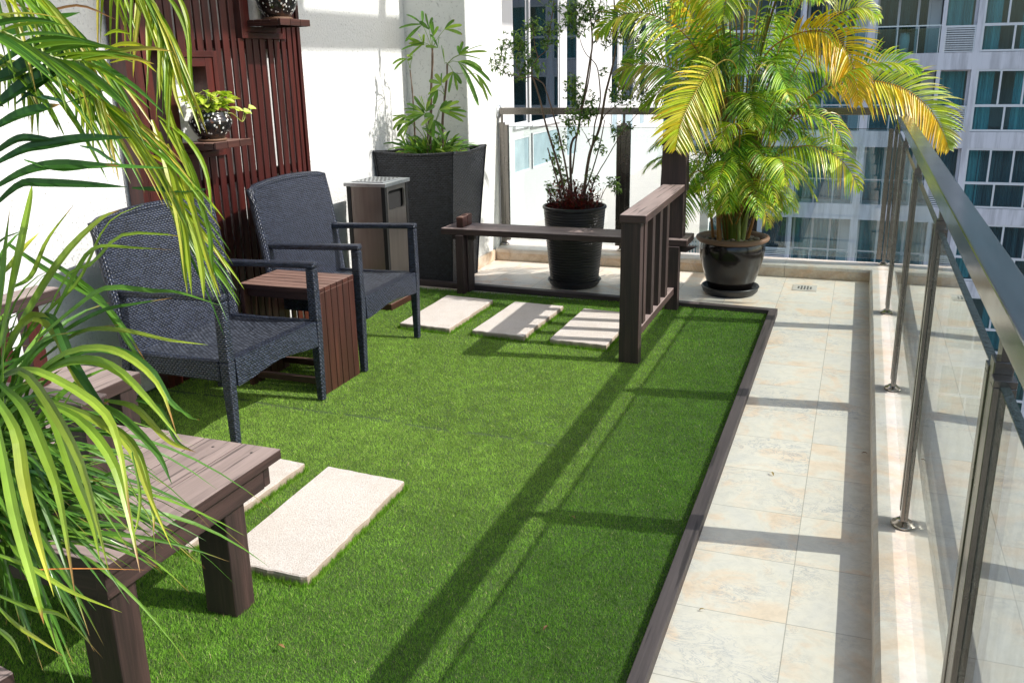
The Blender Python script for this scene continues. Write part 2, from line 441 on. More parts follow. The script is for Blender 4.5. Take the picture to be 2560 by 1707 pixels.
def paver_mat():
    m, t, b = mat('paver', .9); n = N(t); oc = n.coord('Object')
    s1 = n.noise(oc, 210, 4, .85)
    c = n.ramp(s1, [(.36, (.3, .25, .22)), (.47, (.53, .49, .455)), (.6, (.63, .60, .57)), (.7, (.74, .72, .70))])
    c = n.mix(n.math('MULTIPLY', n.noise(oc, 7, 4), .4), c, (.7, .6, .5))
    dirt = n.ramp(n.noise(oc, 5, 6, .7, .6), [(.45, (0,) * 3), (.7, (1,) * 3)])
    c = n.mix(n.math('MULTIPLY', dirt, .35), c, (.40, .34, .28))
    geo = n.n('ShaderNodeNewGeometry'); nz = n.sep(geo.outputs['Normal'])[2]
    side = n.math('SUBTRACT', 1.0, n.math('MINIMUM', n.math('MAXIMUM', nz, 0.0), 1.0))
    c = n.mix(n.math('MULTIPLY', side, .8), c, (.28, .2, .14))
    n.l(c, b.inputs['Base Color']); n.bump(s1, b, .8, .004); return m
M['paver'] = paver_mat()

def speckle_pot():
    m, t, b = mat('speckle_glaze', .15); n = N(t); oc = n.coord('Object')
    v = n.n('ShaderNodeTexVoronoi'); v.inputs['Scale'].default_value = 75; n.l(n.mapping(oc, (1, 1, .75)), v.inputs['Vector'])
    w_ = n.n('ShaderNodeSeparateColor'); n.l(v.outputs['Color'], w_.inputs[0])
    f = n.math('MULTIPLY', n.math('LESS_THAN', v.outputs['Distance'], .36), n.math('GREATER_THAN', w_.outputs[0], .5))
    c = n.mix(f, (.012, .011, .011), (.68, .68, .66))
    br = n.ramp(n.noise(oc, 22, 3), [(.6, (0,) * 3), (.7, (1,) * 3)])
    c = n.mix(n.math('MULTIPLY', br, .6), c, (.17, .07, .03))
    n.l(c, b.inputs['Base Color']); return m
M['speckle'] = speckle_pot()

def curtain_mat(name, a, b_):
    m, t, b = mat(name, .9); n = N(t); oc = n.coord('Object')
    f = n.noise(n.mapping(oc, (7, 1, .12)), 1, 3)
    n.l(n.ramp(f, [(.35, a), (.65, b_)]), b.inputs['Base Color']); return m
M['curtain'] = curtain_mat('curtain', (.19, .42, .46), (.42, .74, .77))
M['curtain3'] = curtain_mat('curtain_cream', (.30, .32, .28), (.6, .62, .56))
M['curtain2'] = curtain_mat('curtain2', (.06, .08, .11), (.22, .28, .32))
def ground_mat():
    m, t, b = mat('street_ground', .9); n = N(t); oc = n.coord('Object')
    n.l(n.ramp(n.noise(oc, .05, 5), [(.4, (.05, .05, .05)), (.6, (.1, .1, .09))]), b.inputs['Base Color']); return m
M['street'] = ground_mat()
M['lawn_base'] = simple('lawn_base', (.05, .09, .018), .95, bumpscale=90, strength=1, dist=.01, var=.4)

# ------------------------------------------------------------------ setting: ground, terrace floor, kerbs
mb = MB(); mb.box(-900, 900, -900, 900, -30.2, -30)
tag(mb.build('street', M['street']), 'grey street level far below the terrace', 'street', kind='structure')
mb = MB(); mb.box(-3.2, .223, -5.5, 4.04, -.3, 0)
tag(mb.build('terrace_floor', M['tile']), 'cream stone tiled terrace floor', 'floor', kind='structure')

mb = MB()
# right kerb: chamfered profile along y
def kerb_profile(x0, x1, z0, z1, ch, y0, y1, mb, ax='y'):
    P = [(x0, z0), (x0, z1 - ch), (x0 + ch, z1), (x1 - ch, z1), (x1, z1 - ch), (x1, z0)]
    for (a, b) in zip(P, P[1:] + P[:1]):
        if ax == 'y': q = [(a[0], y0, a[1]), (a[0], y1, a[1]), (b[0], y1, b[1]), (b[0], y0, b[1])]
        else: q = [(y1, a[0], a[1]), (y0, a[0], a[1]), (y0, b[0], b[1]), (y1, b[0], b[1])]
        mb.face([Vector(p) for p in q], [(0, 0)] * 4)
    for y in (y0, y1):
        pts = [(p[0], y, p[1]) if ax == 'y' else (y, p[0], p[1]) for p in P]
        if y == y0: pts = pts[::-1]
        mb.face(pts)
yk = [-5.2, -3.8, -2.47, -1.143, .176, 1.49, 2.835, 4.02]
kb = thing('kerb', 'pale stone kerb carrying the glass railing along the right and far side', 'kerb'); kb['kind'] = 'structure'
m1 = MB()
for a, b in zip(yk, yk[1:]): kerb_profile(.223, .404, -.3, .0955, .013, a + .0012, b - .0012, m1)
kerb_profile(.223, .404, -.3, .0935, .013, -5.2, 4.02, MB())
m1.build('side_kerb', M['kerb_top'], kb)
m1 = MB(); xs = [-2.58, -2.46, -1.5, -.35, .404]
for a, b in zip(xs[:-1], xs[1:]):
    kerb_profile(4.04, 4.27, -.3, .066, .003, a + .001, b - .001, m1, 'x')
m1.build('kerb_face', M['kerb_face'], kb)
m1 = MB()
for a, b in zip(xs[:-1], xs[1:]):
    kerb_profile(4.03, 4.28, .0664, .0958, .009, a + .001, b - .001, m1, 'x')
m1.build('kerb_capping', M['kerb_top'], kb)
m1 = MB(); m1.box(-2.6, -2.58, 3.605, 4.04, 0, .085); m1.build('skirting', M['kerb_face'], kb, .004)
mb = MB(); mb.box(-14, -3.2, -5.5, 16, -30, -.4); mb.box(-3.2, .40, -5.5, 4.27, -30, -.302)
tag(mb.build('building_base', M['grey_conc']), 'building below the terrace', 'building', kind='structure')

# ------------------------------------------------------------------ walls
mb = MB(); mb.box(-3.4, -3.085, -5.5, 3.605, -.1, 5.2)
tag(mb.build('house_wall', M['stucco']), 'white stucco wall behind the chairs and the red slatted screen', 'wall')
mb = MB(); mb.box(-3.4, -2.6, 3.605, 4.33, -.1, 5.2)
tag(mb.build('wall_pier', M['stucco2'], None, .008), 'pebble-dashed white pier behind the tall wicker planter', 'wall')

# unseen overhead canopy, added to cast the band of shade on the wall
cn = thing('added_shade_canopy', 'unseen white flat canopy added above the house wall to cast its band of shade', 'canopy')
m1 = MB(); m1.box(.29, .34, -5.5, 7.5, 4.74, 4.93); m1.build('shade_beam', M['white_paint'], cn)
m1 = MB()
for y in (3.66, 5.6, 7.3): m1.box(-3.085 if y < 4 else -2.85, .289, y, y + .09, 4.80, 4.90)
m1.build('shade_arm', M['white_paint'], cn)
m1 = MB(); m1.box(-3.084, .289, -5.5, 2.72, 4.78, 4.88); m1.build('shade_panel', M['white_paint'], cn)

# ------------------------------------------------------------------ neighbouring wing (runs away along y at x=-2.85)
wg = thing('white_wing', 'white rendered wing with tall dark teal windows beyond the far railing', 'building')
XW = -2.85
wins = [(5.225, 5.60, .97, 2.75), (5.69, 6.575, .955, 2.75), (6.83, 7.23, .955, 2.75), (8.70, 9.03, .99, 2.12), (9.22, 9.92, 1.0, 2.12), (10.3, 10.62, 1.02, 2.12)]
lows = [(5.225, 5.66, .53, .86), (5.745, 6.60, .53, .87), (6.83, 7.23, .53, .87), (8.75, 9.05, .62, .9), (9.22, 9.92, .62, .9), (10.3, 10.62, .63, .9)]
# wall pieces around openings: horizontal strips + piers
m1 = MB()
def wallseg(y0, y1, z0, z1):
    if y1 - y0 > 1e-4 and z1 - z0 > 1e-4: m1.box(XW - .03, XW, y0, y1, z0, z1)
edges = [4.33]
ops = []
for (a, b, c, d), (e, f, g, h) in zip(wins, lows): ops.append((min(a, e), max(b, f), c, d, g, h))
y = 4.33
for (a, b, c, d, g, h) in ops:
    wallseg(y, a, -.3, 5.2)
    wallseg(a, b, -.3, g); wallseg(a, b, h, c); wallseg(a, b, d, 5.2)
    y = b
wallseg(y, 11.6, -.3, 5.2)
m1.box(XW - .5, XW - .2, 11.3, 13.0, -.3, 5.2)
m1.build('wall', M['render_wall'], wg)
m1 = MB(); m1.box(-7, XW - .6, 11.6, 11.8, -.3, 5.2); m1.box(-7, XW - .3, 4.3, 4.5, -.3, 5.2); m1.build('end_wall', M['render_wall'], wg)
m1 = MB(); m1.box(XW - 3.0, XW - 2.9, 4.5, 11.6, -.3, 5.2)
m1.build('room_back', M['curtain2'], wg)
m1 = MB(); m1.box(XW - 2.9, XW - .04, 4.5, 11.6, -.35, -.3); m1.box(XW - 2.9, XW - .04, 4.5, 11.6, 2.9, 2.95); m1.build('room_floor', M['white_paint'], wg)
for (a, b, c, d) in wins:
    fr = MB(); t_ = .022; x0, x1 = XW - .03, XW - .002
    fr.box(x0, x1, a, a + t_, c, d); fr.box(x0, x1, b - t_, b, c, d); fr.box(x0, x1, a + t_, b - t_, c, c + t_); fr.box(x0, x1, a + t_, b - t_, d - t_, d)
    fr.box(XW - .001, XW + .03, a - .03, b + .03, c - .03, c - .002)
    f = fr.build('window', M['white_frame'], wg)
    p = MB(); p.box(XW - .012, XW - .007, a + t_, b - t_, c + t_, d - t_); p.build('pane', M['wing_glass'], f)
for (a, b, c, d) in lows:
    fr = MB(); t_ = .02; x0, x1 = XW - .025, XW - .002
    fr.box(x0, x1, a, a + t_, c, d); fr.box(x0, x1, b - t_, b, c, d); fr.box(x0, x1, a + t_, b - t_, c, c + t_); fr.box(x0, x1, a + t_, b - t_, d - t_, d)
    f = fr.build('window', M['white_frame'], wg)
    p = MB(); p.box(XW - .014, XW - .009, a + t_, b - t_, c + t_, d - t_); p.build('pane', M['frosted'], f)
for (a, b) in ((5.75, 6.0), (7.2, 7.9), (9.4, 9.9)):
    m1 = MB(); k = 12
    for i in range(k):
        y0 = a + (b - a) * i / k; y1 = a + (b - a) * (i + 1) / k; z = .02 * (i % 2)
        m1.face([(XW - .3 - z, y0, .9), (XW - .32 + z, y1, .9), (XW - .32 + z, y1, 2.8), (XW - .3 - z, y0, 2.8)])
    m1.build('curtain', M['curtain'], wg)
lv = MB()
for i in range(12): lv.hexa([(XW - .10, 9.25, 1.2 + i * .05), (XW - .085, 9.25, 1.18 + i * .05), (XW - .085, 9.89, 1.18 + i * .05), (XW - .10, 9.89, 1.2 + i * .05),
                             (XW - .10, 9.25, 1.21 + i * .05), (XW - .085, 9.25, 1.19 + i * .05), (XW - .085, 9.89, 1.19 + i * .05), (XW - .10, 9.89, 1.21 + i * .05)])
lv.build('blind', M['white_frame'], wg)
mb = MB(); mb.box(XW, -1.48, 4.30, 13.5, -.3, -.004)
tag(mb.build('neighbour_terrace', simple('sand_floor', (.56, .5, .47), .8, bumpscale=30, var=.08)), 'pinkish beige floor beyond the far railing', 'floor', kind='structure')
# white slatted screen just beyond the kerb
ss = thing('slatted_screen', 'small white screen of upright slats beyond the kerb left of the palm pot', 'screen')
m1 = MB(); m1.box(-1.47, -1.12, 5.0, 5.03, .05, .075); m1.box(-1.47, -1.12, 5.0, 5.03, -.42, -.39); m1.box(-1.12, -1.05, 4.99, 5.05, -.42, .37); m1.box(-1.50, -1.471, 4.99, 5.05, -.42, .075)
m1.build('frame', M['white_paint'], ss)
m1 = MB()
for i in range(14): m1.box(-1.46 + i * .0245, -1.449 + i * .0245, 5.005, 5.022, -.389, .049)
m1.build('slat', M['white_paint'], ss)

# ------------------------------------------------------------------ apartment block across the street (plane y = 38.2)
ap = thing('apartment_building', 'grey lilac apartment block with teal curtained windows and balconies across the street', 'building', (0, 38.2, 0))
YF = 0.0
wall = MB(); 
pat = [('C', .30), ('B', 2.38), ('C', .14), ('L', 1.09), ('C', .20), ('W', 3.35), ('C', .25), ('W', 3.35), ('C', .2), ('L', 1.09), ('C', .14), ('B', 2.38)]
tot = sum(b for a, b in pat)
bays = []
x = .0 - tot
while x < 22:
    for k, wd in pat:
        bays.append((k, x, x + wd)); x += wd
bays = [b for b in bays if b[2] > -12]
X0 = bays[0][1]; X1 = bays[-1][2]
zs = [1.57 + 3.0 * k for k in range(-5, 5)]
for z in zs:
    # floor band, from window head of storey below to sill
    wall.box(X0, X1, YF, YF + .35, z - .64, z)
wall.box(X0, X1, YF, YF + .35, -30, zs[0] - .641)
for k, a, b in bays:
    if k == 'C':
        for z in zs: wall.box(a, b, YF, YF + .35, z, z + 2.36)
wall.box(X0, X1, YF + 3.3, YF + 3.5, -30, 34)
wall.box(X0, X1, YF, YF + 3.3, zs[-1] + 2.361, zs[-1] + 3)
wall.build('facade', M['grey_conc'], ap)
fl = MB()
for z in zs: fl.box(X0, X1, YF + .351, YF + 3.299, z - .25, z - .002)
fl.build('floor_slab', M['grey_conc'], ap)
def curtain(a, b, z0, z1, y, m, par, k=26):
    c = MB()
    for i in range(k):
        p, q = a + (b - a) * i / k, a + (b - a) * (i + 1) / k
        w0, w1 = (.05 if i % 2 else 0), (0 if i % 2 else .05)
        c.face([(p, y + w0, z0), (q, y + w1, z0), (q, y + w1, z1), (p, y + w0, z1)])
    return c.build('curtain', m, par)
rr = random.Random(3)
for z in zs:
    for k, a, b in bays:
        full = (-9 < a < 8) and (-14 < z < 3)
        if k == 'W':
            f = MB(); zt, zm, zb = z + 2.36, z + 1.0, z + .001; t_ = .07; y0, y1 = YF + .02, YF + .12
            zb = z + .02
            f.box(a, b, y0, y1, zt - t_, zt - .001); f.box(a, b, y0, y1, zm - .05, zm + .05); f.box(a, b, y0, y1, zb, zb + t_)
            nU, nL = 4, 3
            for i in range(nU + 1):
                x_ = a + (b - a - t_) * i / nU; f.box(x_, x_ + t_, y0 - .012, y1 + .01, zm + .05, zt - t_)
            for i in range(nL + 1):
                x_ = a + (b - a - t_) * i / nL; f.box(x_, x_ + t_, y0 - .012, y1 + .01, zb + t_, zm - .05)
            fo = f.build('window', M['white_frame'], ap)
            p = MB(); p.box(a + t_, b - t_, YF + .06, YF + .07, zb + t_, zt - t_); p.build('pane', M['window_glass'], fo)
            if full:
                r1 = rr.random()
                if r1 < .9:
                    s_ = rr.choice([0, 0, .12, .25, .4])
                    curtain(a + .05 + s_ * (b - a), b - .05 - rr.choice([0, 0, .3, .8]), zb + .05, zt - .05, YF + .38, M[rr.choice(['curtain', 'curtain', 'curtain', 'curtain3', 'curtain2'])], ap, 40)
                    if s_: curtain(a + .05, a + (b - a) * .2, zb + .05, zt - .05, YF + .38, M['curtain'], ap, 10)
            else:
                curtain(a + .05, b - .05, zb + .05, zt - .05, YF + .38, M['curtain'], ap, 2)
        elif k == 'L':
            f = MB(); y0, y1 = YF + .02, YF + .1
            f.box(a, b, y0, y1, z + .92, z + 1.0); f.box(a, a + .05, y0, y1, z, z + .92); f.box(b - .05, b, y0, y1, z, z + .92)
            if full:
                for i in range(11): f.box(a + .05, b - .05, y0, y0 + .03, z + .02 + i * .083, z + .062 + i * .083)
            else: f.box(a + .05, b - .05, y0, y0 + .03, z + .02, z + .9)
            lo = f.build('louvre', M['white_frame'], ap)
            fw = MB(); fw.box(a, b, YF + .30, YF + .34, z + 2.30, z + 2.36); fw.box(b - .1, b, YF + .30, YF + .34, z + 1.0, z + 2.3)
            fo = fw.build('window', M['grey_conc'], ap)
            p = MB(); p.box(a, b - .1, YF + .31, YF + .32, z + 1.0, z + 2.3); p.build('pane', M['window_glass'], fo)
            if full: curtain(a + .05, b - .15, z + 1.0, z + 2.3, YF + .6, M['curtain2' if rr.random() < .6 else 'curtain'], ap, 14)
        elif k == 'B':
            if full:
                g = MB(); g.box(a, b, YF + .08, YF + .09, z + .02, z + .92); go = g.build('balcony_glass', M['window_glass'], ap)
                h = MB(); h.box(a, b, YF + .05, YF + .12, z + 1.0, z + 1.05)
                for i in range(4): x_ = a + .05 + (b - a - .1) * i / 3; h.box(x_ - .015, x_ + .015, YF + .07, YF + .10, z, z + .999)
                h.build('balcony_rail', simple('pale_metal', (.5, .56, .62), .3, .8) if 'pm' not in M else M['pm'], ap)
                M.setdefault('pm', bpy.data.materials['pale_metal'])
            f = MB(); y0, y1 = YF + 1.2, YF + 1.28
            for x_ in (a, a + .78, a + 1.5, a + 1.9, b - .08): f.box(x_, x_ + .09, y0, y1, z, z + 2.33)
            f.box(a, b, y0 + .01, y1 - .01, z + 2.28, z + 2.36); f.box(b - .38, b - .001, y0 + .02, y1 + .1, z + .01, z + 2.27)
            fo = f.build('balcony_door', M['white_frame'], ap)
            p = MB(); p.box(a, b, YF + 1.24, YF + 1.25, z + .01, z + 2.3); p.build('pane', M['window_glass'], fo)
            if full: curtain(a, b, z, z + 2.3, YF + 1.7, M['curtain2' if z > 1 else 'curtain'], ap, 30)
# white planter pot on the balcony above
bp = thing('balcony_planter', 'tall white planter with a spiky plant on the opposite balcony', 'planter', (2.0 * 0 + .85 + .55, 38.55, 1.575))
m1 = MB(); m1.lathe([(0, 0), (.16, 0), (.2, .5), (.17, .78), (.15, .78), (.15, .7), (0, .7)], n=20); m1.build('pot', M['white_paint'], bp, smooth=True)
m1 = MB()
for i in range(40):
    an = rr.random() * 2 * PI; e = rr.uniform(.3, 1.4); L = .8
    d = Vector((math.cos(an) * math.cos(e), math.sin(an) * math.cos(e), math.sin(e)))
    m1.blade([Vector((0, 0, .7)) + d * L * q - Vector((0, 0, .35 * q * q)) for q in (0, .33, .66, 1)], .05, col=(.05, .09, .03))
m1.build('foliage', M['leaf'], bp)

# ------------------------------------------------------------------ glass railing
gr = thing('glass_railing', 'brushed steel handrail on posts with glass panels round the right and far side', 'railing')
XP = .3135; YR = 4.205; ZT = 1.1776
m1 = MB()
m1.box(XP - .0275, XP + .0275, -5.2, YR + .0275, ZT - .05, ZT)
m1.build('handrail', M['steel_rail'], gr, .0035)
m1 = MB(); m1.box(-2.585, XP - .0276, YR - .0275, YR + .0275, ZT - .05, ZT)
m1.build('handrail', M['steel_post'], gr, .0035)
m1 = MB(); m1.tube([(-2.6, YR, ZT - .03), (-2.588, YR, ZT - .03), (-2.58, YR, ZT - .03)], [.052, .052, .035], 24); m1.build('wall_flange', M['steel_top'], gr, smooth=False)
ys = [2.842, 1.497, .184, -1.15, -2.47, -3.8]
def post(x, y, axis):
    m = MB()
    if axis == 'y':     # row runs along y
        m.box(x - .0145, x + .0145, y - .0205, y + .0205, .0958, 1.066)
        o = m.build('post', M['steel_post'], gr, .002)
        c = MB()
        for s_ in (-1, 1):
            y0, y1 = sorted((y + s_ * .021, y + s_ * .052)); c.box(x - .0165, x - .0065, y0, y1, .135, 1.034); c.box(x + .0065, x + .0165, y0, y1, .135, 1.034)
            c.box(x - .0165, x + .0165, y0, y1 + 0, 1.0345, 1.046)
        c.build('clamp', M['steel_post'], o, .001)
        r = MB(); r.box(x - .006, x + .006, y - .02, y + .02, 1.066, ZT - .05); r.build('rail_bracket', M['steel_post'], o)
    else:
        m.box(x - .0205, x + .0205, y - .0135, y + .0135, .0958, 1.066)
        o = m.build('post', M['steel_post'], gr, .002)
        c = MB()
        for s_ in (-1, 1):
            if x < -2.5 and s_ < 0: continue
            x0, x1 = sorted((x + s_ * .021, x + s_ * .052)); c.box(x0, x1, y - .015, y - .006, .135, 1.038); c.box(x0, x1, y + .006, y + .015, .135, 1.038)
            c.box(x0, x1, y - .0165, y + .0165, 1.0385, 1.048)
        c.build('clamp', M['steel_post'], o, .001)
        r = MB(); r.box(x - .008, x + .008, y - .006, y + .006, 1.066, ZT - .05); r.build('rail_bracket', M['steel_post'], o)
    b = MB(); b.lathe([(0, 0), (.040, 0), (.042, .005), (.038, .011), (.028, .014), (.025, .02), (0, .02)], (x, y, .0962), 36)
    b.build('base_flange', M['steel_base'], o, smooth=True)
for y in ys: post(XP, y, 'y')
post(XP, 4.20, 'y')
m1 = MB()
for a, b in ((XP - .055, XP - .0235),): m1.box(a, b, 4.185, 4.194, .135, 1.038); m1.box(a, b, 4.206, 4.215, .135, 1.038)
m1.build('clamp', M['steel_post'], gr, .001)
XF = [-2.57, -1.59, -.63]
for x in XF: post(x, 4.205, 'x')
def pane(x0, x1, y0, y1):
    m = MB(); m.box(x0, x1, y0, y1, .135, 1.0335); o = m.build('glass_panel', M['rail_glass' if y1 - y0 > .1 else 'end_glass'], gr)
    e = MB(); e.box(x0 - .0012, x1 + .0012, y0, y1, 1.0337, 1.0365); e.build('glass_rim', M['glass_edge'], o)
yy = [4.20] + ys
for a, b in zip(yy, yy[1:]): pane(XP - .006, XP + .006, b + .026, a - .026)
pane(XP - .006, XP + .006, -5.1, ys[-1] - .026)
xx = XF + [XP]
for a, b in zip(xx, xx[1:]): pane(a + .026, b - .026, 4.20, 4.21)

# ------------------------------------------------------------------ lawn, border
mb = MB(); mb.box(-3.08, -.36, -5.4, 2.94, .0002, .012)
tag(mb.build('lawn_base', M['lawn_base']), 'backing of the artificial turf', 'turf', kind='structure')
bd = thing('lawn_edging', 'dark weathered timber edging round the artificial lawn', 'edging')
m1 = MB(); m1.hexa([(-.348, -5.4, .0003), (-.308, -5.4, .0003), (-.306, 2.98, .0003), (-.355, 2.93, .0003), (-.348, -5.4, .04), (-.308, -5.4, .04), (-.306, 2.98, .04), (-.355, 2.93, .04)])
m1.build('side_board', M['border_wood'], bd, .003)
m1 = MB(); m1.hexa([(-2.9, 3.065, .0003), (-.361, 2.93, .0003), (-.306, 2.981, .0003), (-2.9, 3.118, .0003), (-2.9, 3.065, .0402), (-.361, 2.93, .0402), (-.306, 2.981, .0402), (-2.9, 3.118, .0402)])
m1.build('end_board', M['border_wood'], bd, .003)

# stepping stones
def slab(name, c4, z1, label):
    bm_n = 26
    m = MB(); c4 = [Vector((p[0], p[1], 0)) for p in c4]
    rnd = random.Random(int(abs(c4[0].x * 1000)))
    ring = []
    for k in range(4):
        a, b = c4[k], c4[(k + 1) % 4]
        for i in range(14): ring.append(a.lerp(b, i / 14))
    cen = sum(c4, Vector()) / 4
    nn = len(ring)
    jit = [rnd.uniform(-.0035, .0035) + .003 * noise.noise(p * 9) for p in ring]
    def rr_(f, z, jf=1):
        return [Vector((*(cen + (p - cen) * f).xy, z)) + (p - cen).normalized() * j * jf for p, j in zip(ring, jit)]
    rings = [rr_(.99, .004), rr_(1.0, z1 - .012), rr_(.997, z1 - .003, .8), rr_(.985, z1, .5), rr_(.5, z1 + .0003, 0), rr_(.001, z1 + .0003, 0)]
    for a, b in zip(rings, rings[1:]):
        for i in range(nn):
            j = (i + 1) % nn; m.face([a[i], a[j], b[j], b[i]])
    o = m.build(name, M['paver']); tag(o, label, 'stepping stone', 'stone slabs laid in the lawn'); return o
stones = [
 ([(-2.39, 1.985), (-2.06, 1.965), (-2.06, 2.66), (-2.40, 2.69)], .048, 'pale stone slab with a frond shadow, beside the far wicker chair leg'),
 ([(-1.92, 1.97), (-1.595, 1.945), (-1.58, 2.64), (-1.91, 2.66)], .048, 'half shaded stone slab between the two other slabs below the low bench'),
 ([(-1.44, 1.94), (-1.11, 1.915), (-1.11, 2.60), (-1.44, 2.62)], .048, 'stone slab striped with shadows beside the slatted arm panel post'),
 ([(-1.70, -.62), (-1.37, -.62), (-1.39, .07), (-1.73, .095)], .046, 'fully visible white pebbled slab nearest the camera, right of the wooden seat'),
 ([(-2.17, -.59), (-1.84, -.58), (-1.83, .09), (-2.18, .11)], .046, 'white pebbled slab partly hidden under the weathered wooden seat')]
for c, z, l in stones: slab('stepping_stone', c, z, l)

# turf blades: one numpy mesh
def in_poly(px, py, poly):
    ins = np.zeros(len(px), bool); j = len(poly) - 1
    for i in range(len(poly)):
        xi, yi = poly[i]; xj, yj = poly[j]
        c = ((yi > py) != (yj > py)) & (px < (xj - xi) * (py - yi) / (yj - yi + 1e-12) + xi); ins ^= c; j = i
    return ins
def turf():
    out = []
    for (y0, y1, dens, wd) in ((-2.2, -.6, 100000, .0019), (-.6, .6, 85000, .0020), (.6, 1.8, 60000, .0024), (1.8, 2.97, 42000, .0029)):
        x0, x1 = (-3.05, -.350)
        if y0 < -1: x0 = -2.6
        n = int((x1 - x0) * (y1 - y0) * dens)
        px = RNG.uniform(x0, x1, n); py = RNG.uniform(y0, y1, n)
        keep = py < 2.93 + (-.36 - px) * .053
        for c, z, l in stones: keep &= ~in_poly(px, py, [(p[0], p[1]) for p in c])
        seam = np.abs(py - (.655 - .03 * (px + 2.1) + .008 * np.sin(px * 9)))
        keep &= ~((seam < .011) & (px < -.95) & (np.sin(px * 23) + np.sin(px * 41) > -1.0 + (px + 2.1) * .8))
        px, py = px[keep], py[keep]; n = len(px)
        h = RNG.uniform(.006, .0125, n)
        h *= np.where((px < -1.35) & (py < -.5), 1.25, 1)
        dirn = RNG.uniform(0, 2 * PI, n); lean = np.abs(RNG.normal(.5, .5, n)) * h
        nap = np.where(py > .64, -.25, .35)
        lx = np.cos(dirn) * lean; ly = np.sin(dirn) * lean + nap * h * .6
        a = RNG.uniform(0, PI, n); wx = np.cos(a) * wd * .5; wy = np.sin(a) * wd * .5
        v = np.empty((n, 3, 3), np.float32); z0 = .010
        v[:, 0] = np.stack([px - wx, py - wy, np.full(n, z0)], 1)
        v[:, 1] = np.stack([px + wx, py + wy, np.full(n, z0)], 1)
        v[:, 2] = np.stack([px + lx, py + ly, z0 + h], 1)
        base = np.array([.115, .285, .022]); alt = np.array([.24, .44, .06]); dk = np.array([.035, .12, .012])
        t = RNG.random(n)[:, None]
        patch = np.array([0]) ; patch = .5 + .25 * np.sin(px * 2.3 + 1.1) * np.sin(py * 1.7 + .4) + .25 * np.sin(px * 7.1 + py * 3.3) * np.sin(py * 5.7 - px * 2.4)
        c = base * (1 - t) + alt * t
        c = np.where(RNG.random(n)[:, None] < .18, dk, c)
        sunlit_mid = 1 / (1 + np.exp(-(py + .12 - .25 * (px + 1.2)) / .22)) * 1 / (1 + np.exp((px + .72) / .12)) * np.clip((2.75 - py) / .8, 0, 1)  # paler sunlit middle of the lawn, painted into the blade colour
        c = c * (1 - .0 * sunlit_mid[:, None]) + sunlit_mid[:, None] * np.array([.13, .135, .038]) * (.6 + .8 * RNG.random(n)[:, None])
        c *= (.88 + .24 * patch)[:, None]
        c *= (1 + .08 * (np.sin(px * 31 + 3 * np.sin(py * 9)) * np.sin(py * 27 + 2 * np.sin(px * 13))))[:, None]
        straw = RNG.random(n) < .02; c[straw] = (.55, .52, .25)
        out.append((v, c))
    for c4, z, l in stones:      # longer fibres leaning over the slab edges
        for k in range(4):
            (ax, ay), (bx, by) = c4[k], c4[(k + 1) % 4]; n = int(math.hypot(bx - ax, by - ay) * 2600)
            t = RNG.random(n); nx, ny = (by - ay), -(bx - ax); ll = math.hypot(nx, ny); nx /= ll; ny /= ll
            off = RNG.uniform(.001, .014, n); px = ax + (bx - ax) * t + nx * off; py = ay + (by - ay) * t + ny * off
            h = RNG.uniform(.014, .034, n) * (.6 + .4 * np.sin(t * 40) ** 2); lean = RNG.uniform(-.2, .7, n) * h * .6
            v = np.empty((n, 3, 3), np.float32); a = RNG.uniform(0, PI, n); wx = np.cos(a) * .0012; wy = np.sin(a) * .0012
            v[:, 0] = np.stack([px - wx, py - wy, np.full(n, .01)], 1); v[:, 1] = np.stack([px + wx, py + wy, np.full(n, .01)], 1)
            v[:, 2] = np.stack([px - nx * lean + RNG.normal(0, .006, n), py - ny * lean + RNG.normal(0, .006, n), .01 + h], 1)
            t2 = RNG.random(n)[:, None]; out.append((v, np.array([.09, .24, .02]) * (1 - t2) + np.array([.22, .38, .04]) * t2))
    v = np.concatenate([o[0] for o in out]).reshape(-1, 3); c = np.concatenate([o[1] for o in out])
    n = len(v) // 3
    me = bpy.data.meshes.new('grass'); me.vertices.add(n * 3); me.vertices.foreach_set('co', v.ravel())
    me.loops.add(n * 3); me.loops.foreach_set('vertex_index', np.arange(n * 3, dtype=np.int32))
    me.polygons.add(n); me.polygons.foreach_set('loop_start', np.arange(n, dtype=np.int32) * 3)
    me.update(calc_edges=True)
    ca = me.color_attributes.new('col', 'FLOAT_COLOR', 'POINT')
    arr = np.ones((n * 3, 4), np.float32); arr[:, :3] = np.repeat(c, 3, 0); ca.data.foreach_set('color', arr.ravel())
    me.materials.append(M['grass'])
    o = bpy.data.objects.new('grass', me); COL.objects.link(o)
    tag(o, 'short bright green artificial turf filling the timber edging', 'turf', kind='stuff')
turf()

# ------------------------------------------------------------------ red slatted screen on the wall
sc = thing('slatted_wall_screen', 'tall red brown screen of upright boards with two niches on the white wall', 'wall screen', (-3.0, 1.4, 0))
def loc(o, p): o.location = p
XS = -3.0
n1 = (.915, 1.317, 1.085, 1.597); n2 = (1.545, 1.945, 1.66, 2.22)
par = sc
def bw(name, m, bevel=.0015, mt='red_wood', parent=None):
    # meshes are written in world coordinates: undo the parent's place
    q = parent or sc
    o = m.build(name, M[mt], q, bevel)
    return o
def unshift(mbx, p):
    mbx.v = [(a - p[0], b - p[1], c - p[2]) for a, b, c in mbx.v]; return mbx
SP = (-3.0, 1.4, 0)
fr = MB(); fr.box(-3.07, -2.992, .69, .735, 0.012, 2.6); fr.box(-3.012, -2.99, .7355, .79, .012, 2.6); unshift(fr, SP); bw('edge_frame', fr)
fr = MB(); fr.box(-3.07, -2.992, 2.072, 2.10, 0.012, 2.6); fr.box(-3.03, -2.998, 2.03, 2.06, .012, 2.6); unshift(fr, SP); bw('edge_frame', fr)
